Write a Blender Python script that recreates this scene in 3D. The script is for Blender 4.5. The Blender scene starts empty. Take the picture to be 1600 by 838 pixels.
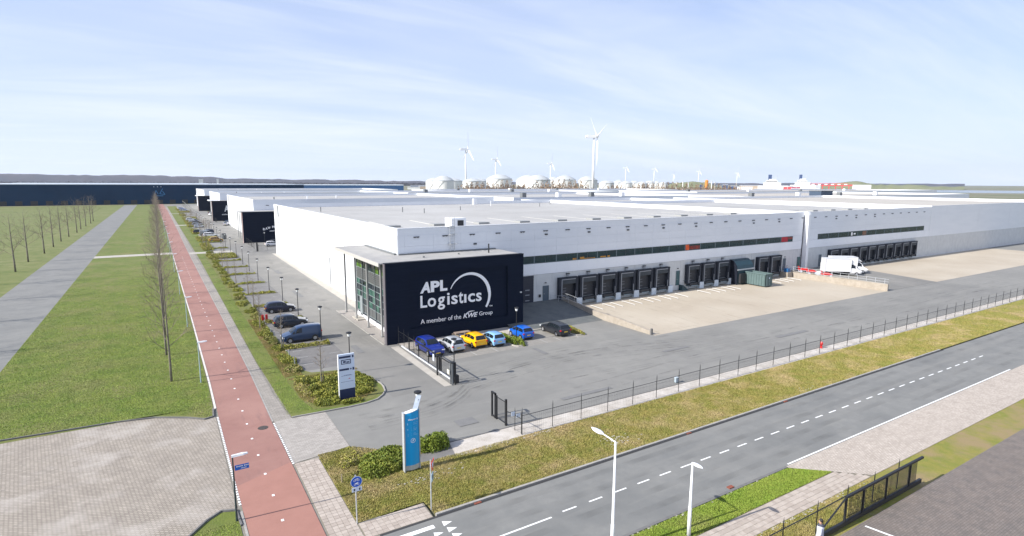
import bpy, math, random
import numpy as np
from mathutils import Vector, Matrix
R = math.radians
random.seed(7); rng = np.random.default_rng(11)
S = bpy.context.scene
COL = S.collection

# ---------------------------------------------------------------- camera, sky, sun
cam = bpy.data.cameras.new('camera'); camo = bpy.data.objects.new('camera', cam); COL.objects.link(camo)
cam.sensor_width = 36.0; cam.lens = 887.32/1600*36
cam.clip_start = 0.5; cam.clip_end = 30000
right = Vector((0.85055678, -0.52586842, 0.0039454)); up = Vector((0.07508363, 0.12886145, 0.98881605))
fwd = Vector((0.52049555, 0.84074796, -0.14908809))
M = Matrix((right, up, -fwd)).transposed().to_4x4(); M.translation = Vector((0, 0, 18.0))
camo.matrix_world = M
S.camera = camo
S.view_settings.view_transform = 'Standard'; S.view_settings.look = 'None'
S.view_settings.gamma = 1.0; S.view_settings.exposure = 0.68

SUN_EL = 34.0; SUN_AZ = 175.0          # azimuth counter-clockwise from +X, direction towards the sun
sd = Vector((math.cos(R(SUN_AZ))*math.cos(R(SUN_EL)), math.sin(R(SUN_AZ))*math.cos(R(SUN_EL)), math.sin(R(SUN_EL))))
sl = bpy.data.lights.new('sun', 'SUN'); sl.energy = 5.0; sl.angle = R(0.53); sl.color = (1.0, 0.955, 0.89)
so = bpy.data.objects.new('sun', sl); COL.objects.link(so); so.rotation_euler = sd.to_track_quat('Z', 'Y').to_euler()

W = bpy.data.worlds.new('World'); S.world = W; W.use_nodes = True
nt = W.node_tree; N = nt.nodes; L = nt.links; N.clear()
wo = N.new('ShaderNodeOutputWorld'); bg = N.new('ShaderNodeBackground'); bg.inputs[1].default_value = 0.108
sky = N.new('ShaderNodeTexSky'); sky.sky_type = 'NISHITA'; sky.sun_disc = False
sky.sun_elevation = R(SUN_EL); sky.sun_rotation = math.atan2(sd.x, sd.y) % (2*math.pi)
sky.air_density = 1.0; sky.dust_density = 1.0; sky.ozone_density = 2.2; sky.altitude = 10
tc = N.new('ShaderNodeTexCoord'); sep = N.new('ShaderNodeSeparateXYZ'); L.new(tc.outputs['Generated'], sep.inputs[0])
def wm(op, a, b=None, c=None):
    n = N.new('ShaderNodeMath'); n.operation = op
    for i, v in enumerate((a, b, c)):
        if v is None: continue
        if isinstance(v, (int, float)): n.inputs[i].default_value = v
        else: L.new(v, n.inputs[i])
    return n.outputs[0]
# thin cirrus on a plane high above: direction / height
zc = wm('ADD', wm('MAXIMUM', sep.outputs[2], 0.0), 0.09)
px_ = wm('DIVIDE', sep.outputs[0], zc); py_ = wm('DIVIDE', sep.outputs[1], zc)
cb = N.new('ShaderNodeCombineXYZ'); L.new(px_, cb.inputs[0]); L.new(py_, cb.inputs[1])
def streak(rot, sc, nscale, detail, lo, hi):
    mp = N.new('ShaderNodeMapping'); mp.vector_type = 'POINT'; mp.inputs['Rotation'].default_value = (0, 0, R(rot)); mp.inputs['Scale'].default_value = sc
    L.new(cb.outputs[0], mp.inputs[0])
    nz = N.new('ShaderNodeTexNoise'); nz.inputs['Scale'].default_value = nscale; nz.inputs['Detail'].default_value = detail; nz.inputs['Roughness'].default_value = 0.62
    nz.inputs['Distortion'].default_value = 0.7
    L.new(mp.outputs[0], nz.inputs['Vector'])
    mr = N.new('ShaderNodeMapRange'); mr.interpolation_type = 'SMOOTHSTEP'; mr.inputs[1].default_value = lo; mr.inputs[2].default_value = hi
    L.new(nz.outputs[0], mr.inputs[0]); return mr.outputs[0]
c1 = streak(28, (0.34, 1.25, 1), 0.55, 7, 0.40, 0.74)
c2 = streak(-24, (0.20, 1.4, 1), 1.0, 8, 0.50, 0.82)
c3 = streak(10, (0.6, 0.9, 1), 0.22, 4, 0.36, 0.70)
hz_ = wm('POWER', wm('SUBTRACT', 1.0, wm('MAXIMUM', sep.outputs[2], 0.0)), 5.0)
def mixrgb(f, a, b):
    x = N.new('ShaderNodeMix'); x.data_type = 'RGBA'
    for k, v in ((0, f), (6, a), (7, b)):
        if isinstance(v, (int, float)): x.inputs[k].default_value = v
        elif isinstance(v, tuple): x.inputs[k].default_value = (*v, 1)
        else: L.new(v, x.inputs[k])
    return x.outputs[2]
veil = mixrgb(hz_, (2.75, 3.5, 5.8), (5.0, 5.7, 6.9))
base = mixrgb(wm('ADD', 0.62, wm('MULTIPLY', 0.33, hz_)), sky.outputs[0], veil)
cm_ = wm('MINIMUM', wm('ADD', wm('MULTIPLY', wm('MAXIMUM', c1, wm('MULTIPLY', c2, 0.95)), 0.62), wm('MULTIPLY', c3, 0.34)), 0.88)
L.new(mixrgb(cm_, base, (5.5, 5.9, 6.9)), bg.inputs[0]); L.new(bg.outputs[0], wo.inputs[0])

# ---------------------------------------------------------------- materials
MATS = {}
def mat(name, col, rough=0.7, col2=None, scale=1.0, detail=5, metallic=0.0, bump=0.0, bscale=None, col3=None, scale3=0.15,
        lo=0.35, hi=0.65, lo3=0.4, hi3=0.65, stretch=None, spec=None, obj=False, brick=None, stains=None, coat=0.0):
    if name in MATS: return MATS[name]
    m = bpy.data.materials.new(name); m.use_nodes = True; t = m.node_tree; n = t.nodes; l = t.links
    b = n['Principled BSDF']; b.inputs['Base Color'].default_value = (*col, 1); b.inputs['Roughness'].default_value = rough
    b.inputs['Metallic'].default_value = metallic
    if spec is not None: b.inputs['Specular IOR Level'].default_value = spec
    if coat: b.inputs['Coat Weight'].default_value = coat; b.inputs['Coat Roughness'].default_value = 0.06
    if obj: vec = n.new('ShaderNodeTexCoord').outputs['Object']
    else: vec = n.new('ShaderNodeNewGeometry').outputs['Position']
    if stretch:
        mp = n.new('ShaderNodeMapping'); mp.inputs['Scale'].default_value = stretch; l.new(vec, mp.inputs[0]); svec = mp.outputs[0]
    else: svec = vec
    out = None
    def noise(sc, det, v, a, c):
        z = n.new('ShaderNodeTexNoise'); z.inputs['Scale'].default_value = sc; z.inputs['Detail'].default_value = det; z.inputs['Roughness'].default_value = 0.65
        l.new(v, z.inputs['Vector']); r = n.new('ShaderNodeMapRange'); r.inputs[1].default_value = a; r.inputs[2].default_value = c
        l.new(z.outputs[0], r.inputs[0]); return z.outputs[0], r.outputs[0]
    def mixc(f, a, c):
        x = n.new('ShaderNodeMix'); x.data_type = 'RGBA'; l.new(f, x.inputs[0])
        if isinstance(a, tuple): x.inputs[6].default_value = (*a, 1)
        else: l.new(a, x.inputs[6])
        if isinstance(c, tuple): x.inputs[7].default_value = (*c, 1)
        else: l.new(c, x.inputs[7])
        return x.outputs[2]
    hsrc = None
    if col2:
        hsrc, f = noise(scale, detail, svec, lo, hi); out = mixc(f, col, col2)
    if col3:
        _, f = noise(scale3, 6, vec, lo3, hi3); out = mixc(f, out if out else col, col3)
    if brick:
        bw, bh, mort, mc, rot = brick
        mp = n.new('ShaderNodeMapping'); l.new(vec, mp.inputs[0]); mp.inputs['Rotation'].default_value = rot
        k = n.new('ShaderNodeTexBrick'); l.new(mp.outputs[0], k.inputs['Vector']); k.inputs['Scale'].default_value = 1
        k.inputs['Brick Width'].default_value = bw; k.inputs['Row Height'].default_value = bh; k.inputs['Mortar Size'].default_value = mort
        k.inputs['Color1'].default_value = (1, 1, 1, 1); k.inputs['Color2'].default_value = (0.78, 0.78, 0.78, 1); k.inputs['Mortar'].default_value = (*mc, 1)
        x = n.new('ShaderNodeMix'); x.data_type = 'RGBA'; x.blend_type = 'MULTIPLY'; x.inputs[0].default_value = 1
        if out: l.new(out, x.inputs[6])
        else: x.inputs[6].default_value = (*col, 1)
        l.new(k.outputs[0], x.inputs[7]); out = x.outputs[2]
    if stains:
        sc, colr, a, c, st = stains
        mp = n.new('ShaderNodeMapping'); mp.inputs['Scale'].default_value = st; l.new(vec, mp.inputs[0])
        _, f = noise(sc, 8, mp.outputs[0], a, c); out = mixc(f, out if out else col, colr)
    if out: l.new(out, b.inputs['Base Color'])
    if bump:
        z = n.new('ShaderNodeTexNoise'); z.inputs['Scale'].default_value = bscale or scale*4; z.inputs['Detail'].default_value = 6
        l.new(vec, z.inputs['Vector']); bp = n.new('ShaderNodeBump'); bp.inputs['Strength'].default_value = bump; bp.inputs['Distance'].default_value = 0.05
        l.new(z.outputs[0], bp.inputs['Height']); l.new(bp.outputs[0], b.inputs['Normal'])
    MATS[name] = m; return m

asphalt = mat('asphalt', (0.192,0.188,0.173), 0.9, (0.222,0.217,0.198), 0.7, 9, col3=(0.168,0.165,0.153), scale3=0.06, bump=0.25, bscale=18, stains=(0.35,(0.235,0.229,0.208),0.50,0.8,(0.35,1.6,1)))
road_m = mat('road_asphalt', (0.171,0.1718,0.1617), 0.88, (0.1998,0.1987,0.1849), 1.2, 9, col3=(0.1485,0.1504,0.1436), scale3=0.25, bump=0.2, bscale=25, stains=(0.25,(0.2025,0.1987,0.1823),0.5,0.75,(0.3,3.0,1)))
lane_m = mat('lane_asphalt', (0.1892,0.1827,0.166), 0.9, (0.2288,0.2192,0.1992), 0.5, 9, col3=(0.1584,0.1549,0.1428), scale3=0.08, bump=0.25, bscale=18, stains=(0.3,(0.132,0.1279,0.1162),0.56,0.74,(1.6,0.3,1)))
bay_m = mat('bay_asphalt', (0.136,0.1318,0.1271), 0.92, (0.17,0.1632,0.1558), 1.5, 8, bump=0.25, bscale=18)
red_m = mat('red_asphalt', (0.2576,0.1305,0.1074), 0.9, (0.23,0.1152,0.09416), 0.9, 9, col3=(0.3036,0.1665,0.1364), scale3=0.12, bump=0.2, bscale=20, stains=(0.6,(0.1978,0.108,0.09504),0.55,0.80,(2.0,0.35,1)))
red2_m = mat('red_asphalt_new', (0.322,0.1602,0.125), 0.9, (0.2898,0.1422,0.11), 0.8, 9, bump=0.2, bscale=20)
conc = mat('yard_concrete', (0.3999,0.3443,0.268), 0.88, (0.344,0.2932,0.224), 0.4, 9, col3=(0.43,0.3782,0.3), scale3=0.1, bump=0.1, bscale=10, stains=(0.9,(0.258,0.1997,0.144),0.60,0.86,(1.0,0.22,1)))
cwall = mat('cast_concrete', (0.35,0.31,0.26), 0.88, (0.28,0.245,0.20), 1.6, 8, bump=0.2, stains=(1.2,(0.27,0.23,0.18),0.55,0.8,(1.5,1.5,0.4)))
kerb_m = mat('kerb_concrete', (0.34,0.32,0.29), 0.9, (0.26,0.25,0.23), 3.0, 6, bump=0.3)
darkkerb = mat('dark_kerb', (0.16,0.155,0.15), 0.9, (0.12,0.12,0.115), 3.0, 6, bump=0.3)
grav = mat('gravel_strip', (0.46,0.4232,0.369), 0.95, (0.3312,0.2944,0.252), 9.0, 8, bump=0.8, bscale=14, col3=(0.5336,0.4968,0.45), scale3=0.8, stains=(2.2,(0.184,0.1564,0.117),0.66,0.76,(1,1,1)))
apron = mat('concrete_apron', (0.414,0.387,0.3388), 0.9, (0.342,0.315,0.2728), 0.8, 8, bump=0.2)
paver = mat('grey_pavers', (0.3312,0.3036,0.2655), 0.92, (0.2668,0.2438,0.216), 1.6, 8, bump=0.2, brick=(0.44,0.22,0.018,(0.62,0.60,0.57),(0,0,0)), stains=(0.7,(0.23,0.207,0.18),0.55,0.8,(1,1,1)))
brickp = mat('clinker_pavers', (0.38,0.3384,0.2852), 0.92, (0.3135,0.2773,0.2346), 0.7, 9, bump=0.3, brick=(0.24,0.16,0.022,(0.5,0.48,0.44),(0,0,R(28))), stains=(0.28,(0.42,0.385,0.345),0.5,0.8,(1,1,1)))
brickr = mat('brick_crossing', (0.50,0.44,0.38), 0.92, (0.43,0.375,0.32), 0.8, 9, bump=0.3, brick=(0.24,0.12,0.014,(0.6,0.58,0.54),(0,0,0)))
tile_a = mat('paving_tile_pale', (0.4232,0.368,0.315), 0.92, (0.3588,0.3082,0.261), 2.2, 7, bump=0.2)
tile_b = mat('paving_tile_tan', (0.368,0.3128,0.2655), 0.92, (0.3128,0.2668,0.225), 2.6, 7, bump=0.2)
joint_m = mat('sandy_joint', (0.22,0.19,0.155), 0.95, (0.17,0.16,0.11), 3.0, 6)
white_p = mat('road_paint', (0.80,0.80,0.78), 0.7, (0.62,0.62,0.60), 5.0, 6, lo=0.45, hi=0.8)
worn_p = mat('worn_paint', (0.40,0.40,0.38), 0.8, (0.25,0.25,0.24), 3.0, 6)
grass_l = mat('lawn', (0.07905,0.1125,0.0126), 0.95, (0.1256,0.153,0.0234), 0.6, 10, col3=(0.1581,0.1485,0.0495), scale3=0.16, lo3=0.46, hi3=0.7, bump=0.9, bscale=9)
grass_v = mat('verge_grass', (0.225,0.195,0.038), 0.95, (0.145,0.165,0.022), 1.3, 10, col3=(0.24,0.18,0.085), scale3=0.3, lo3=0.46, hi3=0.64, bump=0.9, bscale=9, stains=(0.55,(0.34,0.28,0.21),0.66,0.78,(1,1,1)))
grass_n = mat('verge_green', (0.125,0.15,0.022), 0.95, (0.085,0.14,0.015), 1.1, 10, col3=(0.19,0.17,0.05), scale3=0.5, bump=0.9, bscale=9)
land_m = mat('far_land', (0.16,0.15,0.085), 0.95, (0.20,0.175,0.12), 0.004, 8, col3=(0.10,0.12,0.05), scale3=0.012)
blade_g = mat('grass_blade_green', (0.17,0.265,0.024), 0.8, (0.26,0.32,0.048), 0.6, 8, col3=(0.27,0.26,0.09), scale3=0.2, lo3=0.48, hi3=0.72)
blade_y = mat('grass_blade_straw', (0.31,0.255,0.075), 0.8, (0.205,0.215,0.042), 0.9, 8, col3=(0.42,0.33,0.16), scale3=0.3, lo3=0.46, hi3=0.66)
leaf_m = mat('juniper_leaf', (0.135,0.16,0.013), 0.75, (0.235,0.235,0.028), 1.2, 7, col3=(0.09,0.115,0.012), scale3=0.7)
leaf_y = mat('hedge_leaf', (0.31,0.31,0.03), 0.75, (0.20,0.235,0.022), 0.9, 7, col3=(0.36,0.32,0.07), scale3=0.5)
leaf_b = mat('dry_shrub_leaf', (0.34,0.27,0.12), 0.8, (0.22,0.22,0.055), 1.2, 7)
leaf_d = mat('bright_bush_leaf', (0.17,0.215,0.014), 0.7, (0.105,0.155,0.012), 2.0, 7)
soil_m = mat('soil', (0.12,0.095,0.06), 0.95, (0.075,0.065,0.04), 2.0, 7, bump=0.5)
bark = mat('tree_bark', (0.20,0.18,0.14), 0.95, (0.12,0.11,0.085), 3.0, 6, bump=0.5)
twig_m = mat('bare_twig', (0.22,0.18,0.14), 0.95, (0.15,0.12,0.09), 2.0, 4)
stake_m = mat('weathered_wood', (0.30,0.25,0.18), 0.9, (0.22,0.18,0.13), 4.0, 5)
panel_w = mat('white_panel', (0.76,0.78,0.81), 0.42, (0.71,0.735,0.77), 0.3, 6, stretch=(0.4,0.4,2.5), stains=(0.5,(0.66,0.68,0.71),0.6,0.85,(1.2,1.2,0.15)))
panel_b = mat('band_panel', (0.80,0.82,0.85), 0.45, (0.755,0.78,0.81), 0.4, 6)
panel_c = mat('concrete_panel', (0.60,0.61,0.60), 0.8, (0.53,0.54,0.535), 0.7, 8, bump=0.1, stains=(1.1,(0.36,0.375,0.385),0.55,0.85,(2.2,2.2,0.25)))
gap_m = mat('panel_gap', (0.42,0.44,0.47), 0.8)
roof_m = mat('roof_membrane', (0.35,0.342,0.325), 0.85, (0.305,0.298,0.282), 0.12, 9, col3=(0.385,0.38,0.362), scale3=0.04, stains=(0.09,(0.27,0.262,0.245),0.58,0.82,(1.0,0.35,1)))
roof_m2 = mat('beige_roof', (0.42,0.39,0.345), 0.85, (0.37,0.345,0.30), 0.06, 6)
seam_m = mat('roof_seam', (0.66,0.63,0.54), 0.8)
cap_m = mat('parapet_cap', (0.68,0.70,0.73), 0.5)
navy = mat('black_cladding', (0.0035,0.008,0.021), 0.75, (0.006,0.011,0.026), 0.8, 6, stretch=(0.6,0.6,9), bump=0.15, bscale=6, spec=0.15)
navy_t = mat('black_trim', (0.008,0.011,0.02), 0.6, spec=0.2)
mauve = mat('end_cladding', (0.115,0.105,0.115), 0.55, (0.10,0.09,0.10), 2, 4)
letter_m = mat('white_lettering', (0.90,0.90,0.90), 0.6)
glass_t = mat('teal_glass', (0.008,0.028,0.038), 0.08, (0.012,0.045,0.05), 0.6, 4, stretch=(1,1,3))
glass_g = mat('green_glass', (0.05,0.14,0.10), 0.06, (0.02,0.06,0.05), 1.3, 3)
glass_k = mat('dark_glass', (0.012,0.02,0.025), 0.06)
mull = mat('window_frame', (0.10,0.14,0.16), 0.5)
steel_m = mat('brushed_steel', (0.42,0.42,0.41), 0.45, metallic=0.4)
galv = mat('galvanised_steel', (0.52,0.54,0.56), 0.45, (0.45,0.47,0.49), 4, 4, metallic=0.35)
whitesteel = mat('white_painted_steel', (0.80,0.81,0.82), 0.4)
blackm = mat('black_steel', (0.014,0.015,0.017), 0.5)
greym = mat('grey_steel', (0.14,0.15,0.155), 0.5)
louvre_m = mat('grey_louvre', (0.085,0.09,0.09), 0.6)
dock_d = mat('dock_shelter_fabric', (0.012,0.017,0.028), 0.75, (0.02,0.026,0.04), 1.2, 5)
dock_g = mat('dock_shelter_grey', (0.045,0.055,0.065), 0.7, (0.03,0.04,0.05), 2.0, 5)
dock_in = mat('dock_door', (0.018,0.022,0.03), 0.55)
dock_tr = mat('dock_trim', (0.26,0.275,0.30), 0.6)
block_m = mat('dock_block', (0.62,0.68,0.73), 0.8, (0.52,0.58,0.63), 1.5, 6)
door_g = mat('grey_door', (0.07,0.10,0.13), 0.5)
shutter = mat('navy_shutter', (0.014,0.020,0.038), 0.5)
orange_m = mat('orange_print', (0.85,0.13,0.012), 0.6, (0.55,0.06,0.01), 1.5, 3)
red_p = mat('red_print', (0.55,0.015,0.03), 0.6, (0.35,0.01,0.02), 1.5, 3)
yellow_p = mat('amber_stock', (0.65,0.30,0.02), 0.6, (0.25,0.10,0.02), 2.5, 3)
blue_s = mat('cyan_sign_face', (0.0,0.31,0.66), 0.35)
blue_t = mat('traffic_blue', (0.004,0.085,0.50), 0.45)
sblue = mat('street_sign_blue', (0.006,0.12,0.50), 0.45)
sign_w = mat('sign_white', (0.58,0.66,0.78), 0.5)
sign_n = mat('sign_navy', (0.010,0.022,0.075), 0.5)
ink = mat('sign_ink', (0.10,0.13,0.22), 0.6)
red_t = mat('traffic_red', (0.62,0.03,0.03), 0.45)
redh = mat('hydrant_red', (0.60,0.02,0.02), 0.4)
teal_m = mat('compactor_green', (0.012,0.045,0.06), 0.5, (0.009,0.034,0.045), 1.5, 5)
cont_m = mat('container_green', (0.10,0.15,0.15), 0.6, (0.08,0.125,0.125), 1.2, 6, stains=(1.5,(0.12,0.15,0.14),0.6,0.8,(1,1,0.3)))
tyre = mat('tyre_rubber', (0.015,0.015,0.015), 0.8); rim = mat('wheel_rim', (0.45,0.46,0.48), 0.35, metallic=0.6)
carglass = mat('car_glass', (0.010,0.014,0.018), 0.04); tail = mat('tail_light', (0.55,0.008,0.02), 0.25); head = mat('head_light', (0.75,0.78,0.80), 0.15)
plate_m = mat('yellow_plate', (0.75,0.52,0.05), 0.5); trim = mat('car_trim', (0.02,0.02,0.022), 0.6)
farblue = mat('navy_hall_cladding', (0.001,0.030,0.080), 0.8, (0.0008,0.024,0.066), 0.05, 3, spec=0.1)
tank_m = mat('tank_white', (0.74,0.74,0.71), 0.6, (0.64,0.64,0.61), 0.03, 4, stains=(0.15,(0.64,0.64,0.61),0.55,0.8,(1,1,0.1)))
tank_r = mat('tank_roof', (0.42,0.44,0.44), 0.7)
turb_m = mat('turbine_white', (0.80,0.81,0.83), 0.4)
turb_g = mat('turbine_blade', (0.80,0.81,0.83), 0.4)
scrub = mat('winter_scrub', (0.27,0.18,0.11), 0.95, (0.17,0.12,0.08), 0.05, 5)
wood_far = mat('winter_wood', (0.028,0.030,0.048), 0.95, (0.055,0.046,0.055), 0.006, 5)
dune_m = mat('dune_scrub', (0.20,0.20,0.10), 0.95, (0.13,0.15,0.06), 0.02, 6)
water_m = mat('harbour_water', (0.03,0.06,0.09), 0.15)
skin_m = mat('skin', (0.45,0.27,0.19), 0.6); hair_m = mat('dark_hair', (0.015,0.012,0.010), 0.6)
coat_m = mat('pale_coat', (0.42,0.43,0.48), 0.8, (0.50,0.51,0.57), 6, 4); scarf_m = mat('dark_scarf', (0.05,0.055,0.08), 0.8); jean_m = mat('dark_trousers', (0.02,0.022,0.03), 0.8)
def paint(name, c, rough=0.28, met=0.0): return mat(name, c, rough, metallic=met, coat=0.5)

# ---------------------------------------------------------------- mesh helpers
class MB:
    def __init__(s): s.v = []; s.f = []; s.m = []
    def add(s, vs, fs, mi=0):
        o = len(s.v); s.v.extend(vs); s.f.extend([tuple(o+i for i in f) for f in fs]); s.m.extend([mi]*len(fs)); return s
    def box(s, x0, x1, y0, y1, z0, z1, mi=0):
        return s.add([(x0,y0,z0),(x1,y0,z0),(x1,y1,z0),(x0,y1,z0),(x0,y0,z1),(x1,y0,z1),(x1,y1,z1),(x0,y1,z1)],
                     [(0,3,2,1),(4,5,6,7),(0,1,5,4),(1,2,6,5),(2,3,7,6),(3,0,4,7)], mi)
    def prism(s, poly, z0, z1, mi=0):            # poly ccw in xy
        n = len(poly); z0 = z0 if hasattr(z0,'__len__') else [z0]*n; z1 = z1 if hasattr(z1,'__len__') else [z1]*n
        return s.add([(p[0],p[1],z0[i]) for i,p in enumerate(poly)]+[(p[0],p[1],z1[i]) for i,p in enumerate(poly)],
                     [tuple(range(n-1,-1,-1)), tuple(range(n,2*n))]+[(i,(i+1)%n,n+(i+1)%n,n+i) for i in range(n)], mi)
    def prismx(s, poly, x0, x1, mi=0):           # poly in (y,z) extruded along x
        n = len(poly)
        return s.add([(x0,p[0],p[1]) for p in poly]+[(x1,p[0],p[1]) for p in poly],
                     [tuple(range(n-1,-1,-1)), tuple(range(n,2*n))]+[(i,(i+1)%n,n+(i+1)%n,n+i) for i in range(n)], mi)
    def prismy(s, poly, y0, y1, mi=0):           # poly in (x,z) extruded along y
        n = len(poly)
        return s.add([(p[0],y0,p[1]) for p in poly]+[(p[0],y1,p[1]) for p in poly],
                     [tuple(range(n)), tuple(range(2*n-1,n-1,-1))]+[(i,n+i,n+(i+1)%n,(i+1)%n) for i in range(n)], mi)
    def tube(s, pts, rad, k=6, mi=0, cap=True):
        pts = [Vector(p) for p in pts]; n = len(pts); rad = rad if hasattr(rad,'__len__') else [rad]*n
        vs = []
        for i,p in enumerate(pts):
            d = (pts[min(i+1,n-1)]-pts[max(i-1,0)]).normalized()
            a = d.orthogonal().normalized() if abs(d.z) < 0.99 else Vector((1,0,0)); a = (a-d*a.dot(d)).normalized(); b = d.cross(a)
            for j in range(k):
                t = 2*math.pi*j/k; q = p+(a*math.cos(t)+b*math.sin(t))*rad[i]; vs.append((q.x,q.y,q.z))
        fs = [(i*k+j, i*k+(j+1)%k, (i+1)*k+(j+1)%k, (i+1)*k+j) for i in range(n-1) for j in range(k)]
        if cap: fs += [tuple(range(k-1,-1,-1)), tuple(range((n-1)*k, n*k))]
        return s.add(vs, fs, mi)
    def lathe(s, prof, k=24, c=(0,0,0), mi=0, axis='z', sy=1.0):     # prof list (r, h)
        vs = []
        for r,h in prof:
            for j in range(k):
                t = 2*math.pi*j/k; a, b = r*math.cos(t), r*math.sin(t)*sy
                vs.append((c[0]+a,c[1]+b,c[2]+h) if axis=='z' else ((c[0]+a,c[1]+h,c[2]+b) if axis=='y' else (c[0]+h,c[1]+a,c[2]+b)))
        n = len(prof)
        fs = [(i*k+j, i*k+(j+1)%k, (i+1)*k+(j+1)%k, (i+1)*k+j) for i in range(n-1) for j in range(k)]
        fs += [tuple(range(k-1,-1,-1)), tuple(range((n-1)*k, n*k))]
        if axis == 'y': fs = [f[::-1] for f in fs]
        return s.add(vs, fs, mi)
    def quad(s, a, b, c, d, mi=0): return s.add([a,b,c,d], [(0,1,2,3)], mi)
    def mesh(s, name, mats, smooth=False, off=(0,0,0)):
        me = bpy.data.meshes.new(name)
        vs = s.v if off == (0,0,0) else [(a-off[0],b-off[1],c-off[2]) for a,b,c in s.v]
        me.from_pydata(vs, [], s.f)
        for m in (mats if isinstance(mats,(list,tuple)) else [mats]): me.materials.append(m)
        if any(s.m): me.polygons.foreach_set('material_index', s.m)
        if smooth: me.polygons.foreach_set('use_smooth', [True]*len(me.polygons))
        me.update(); return me
WL = {}
def link(name, me, parent=None, loc=(0,0,0), label=None, kind=None, cat=None, group=None, rot=None):
    o = bpy.data.objects.new(name, me); COL.objects.link(o); o.location = loc
    if rot: o.rotation_euler = rot
    if parent: o.parent = parent
    if label: o['label'] = label
    if kind: o['kind'] = kind
    if cat: o['category'] = cat
    if group: o['group'] = group
    return o
def thing(name, label, cat, loc=(0,0,0), rz=0, group=None):
    o = link(name, None, None, loc, label, None, cat, group); o.rotation_euler = (0,0,rz); WL[o.name] = tuple(loc); o.empty_display_size = 0.3
    return o
def wpart(name, mb, mats, parent, label=None, kind=None, smooth=False):      # mb in world coordinates, parent unrotated
    if 'pin' in parent.keys(): off = WL.get(parent.name, (0,0,0))
    off = WL.get(parent.name, (0,0,0))
    me = mb.mesh(name, mats, smooth, off); o = link(name, me, parent, (0,0,0), label, kind); WL[o.name] = off; return o
def lpart(name, mb, mats, parent, label=None, kind=None, smooth=False):
    o = link(name, mb.mesh(name, mats, smooth), parent, (0,0,0), label, kind); return o
def struct(name, mb, mats, smooth=False):
    return link(name, mb.mesh(name, mats, smooth), kind='structure')
def copy_tree(o, loc=None, rz=None, label=None, parent=None):
    c = o.copy(); COL.objects.link(c)
    if parent: c.parent = parent
    if loc is not None: c.location = loc
    if rz is not None: c.rotation_euler = (0,0,rz)
    if label: c['label'] = label
    for ch in o.children: copy_tree(ch, parent=c)
    return c
ORD = ['first','second','third','fourth','fifth','sixth','seventh','eighth','ninth','tenth','eleventh','twelfth','thirteenth','fourteenth','fifteenth','sixteenth','seventeenth','eighteenth','nineteenth','twentieth']
def ordinal(i):
    if i < 20: return ORD[i]
    t = ['twenty','thirty','forty','fifty','sixty'][(i+1)//10-2]; r = (i+1)%10
    return t+'-'+ORD[r-1] if r else {20:'twentieth',30:'thirtieth',40:'fortieth',50:'fiftieth',60:'sixtieth'}[i+1]
def polar(deg, d): return (d*math.cos(R(deg)), d*math.sin(R(deg)))
def flat(poly, z): m = MB(); m.add([(x,y,z) for x,y in poly], [tuple(range(len(poly)))]); return m
def rect(x0,x1,y0,y1,z): return flat([(x0,y0),(x1,y0),(x1,y1),(x0,y1)], z)

def text(name, s, parent, x0, x1, z0, z1, y, material, depth=0.04, bold=0.0, shear=0.0, face='-y', label=None):
    """flat lettering fitted into the rectangle x0..x1, z0..z1 on the plane y (facing -Y); world coordinates"""
    cu = bpy.data.curves.new(name, 'FONT'); cu.body = s; cu.size = 1; cu.offset = bold; cu.shear = shear; cu.resolution_u = 3
    to = bpy.data.objects.new('tmp', cu); COL.objects.link(to); bpy.context.view_layer.update()
    me0 = bpy.data.meshes.new_from_object(to.evaluated_get(bpy.context.evaluated_depsgraph_get()))
    COL.objects.unlink(to); bpy.data.objects.remove(to)
    n = len(me0.vertices); co = np.empty(n*3); me0.vertices.foreach_get('co', co); co = co.reshape(-1,3)
    mn, mxx = co.min(0), co.max(0); sx = (x1-x0)/(mxx[0]-mn[0]); sz = (z1-z0)/(mxx[1]-mn[1])
    X = x0+(co[:,0]-mn[0])*sx; Zc = z0+(co[:,1]-mn[1])*sz
    tris = [tuple(p.vertices) for p in me0.polygons]
    edges = {}
    for f in tris:
        for i in range(len(f)):
            a,b = f[i], f[(i+1)%len(f)]
            if (b,a) in edges: edges[(b,a)] = 0
            else: edges[(a,b)] = 1
    mb = MB(); vs = [(float(X[i]), y-depth, float(Zc[i])) for i in range(n)]+[(float(X[i]), y, float(Zc[i])) for i in range(n)]
    fs = tris+[(b,a,a+n,b+n) for (a,b),k in edges.items() if k]
    mb.add(vs, fs); bpy.data.meshes.remove(me0)
    return wpart(name, mb, material, parent, label)

# ---------------------------------------------------------------- ground and surfaces
Z1, Z2, Z3, Z4, Z5 = 0.0, 0.004, 0.008, 0.012, 0.016
g = MB(); nn = 24
vs = []; fs = []
struct('ground', rect(-9000,9000,-1500,12000,-0.14), land_m)
struct('subsoil', rect(2.0,9.0,15,520,-0.02), mat('kerb_sand',(0.24,0.22,0.185),0.95,(0.17,0.16,0.13),2,5))
def lowland(poly, name, m, z): return struct(name, flat(poly, z), m)
def cl(y):       # left edge of the bicycle path
    pts = [(-40,2.68),(30,2.68),(42,2.66),(56,2.76),(84,2.65),(105,2.47),(166,2.06),(238,1.75),(406,0.28),(517,-1.35),(526,-1.45)]
    for (a,xa),(b,xb) in zip(pts, pts[1:]):
        if y <= b: return xa+(xb-xa)*(y-a)/(b-a)
    return pts[-1][1]
YS = [-40,-10,15,26.2]; YS2 = [26.2,30,36,44,50,56,64,72,84,95,105,125,145,166,190,215,238,280,320,360,406,460,517,526]
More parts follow.
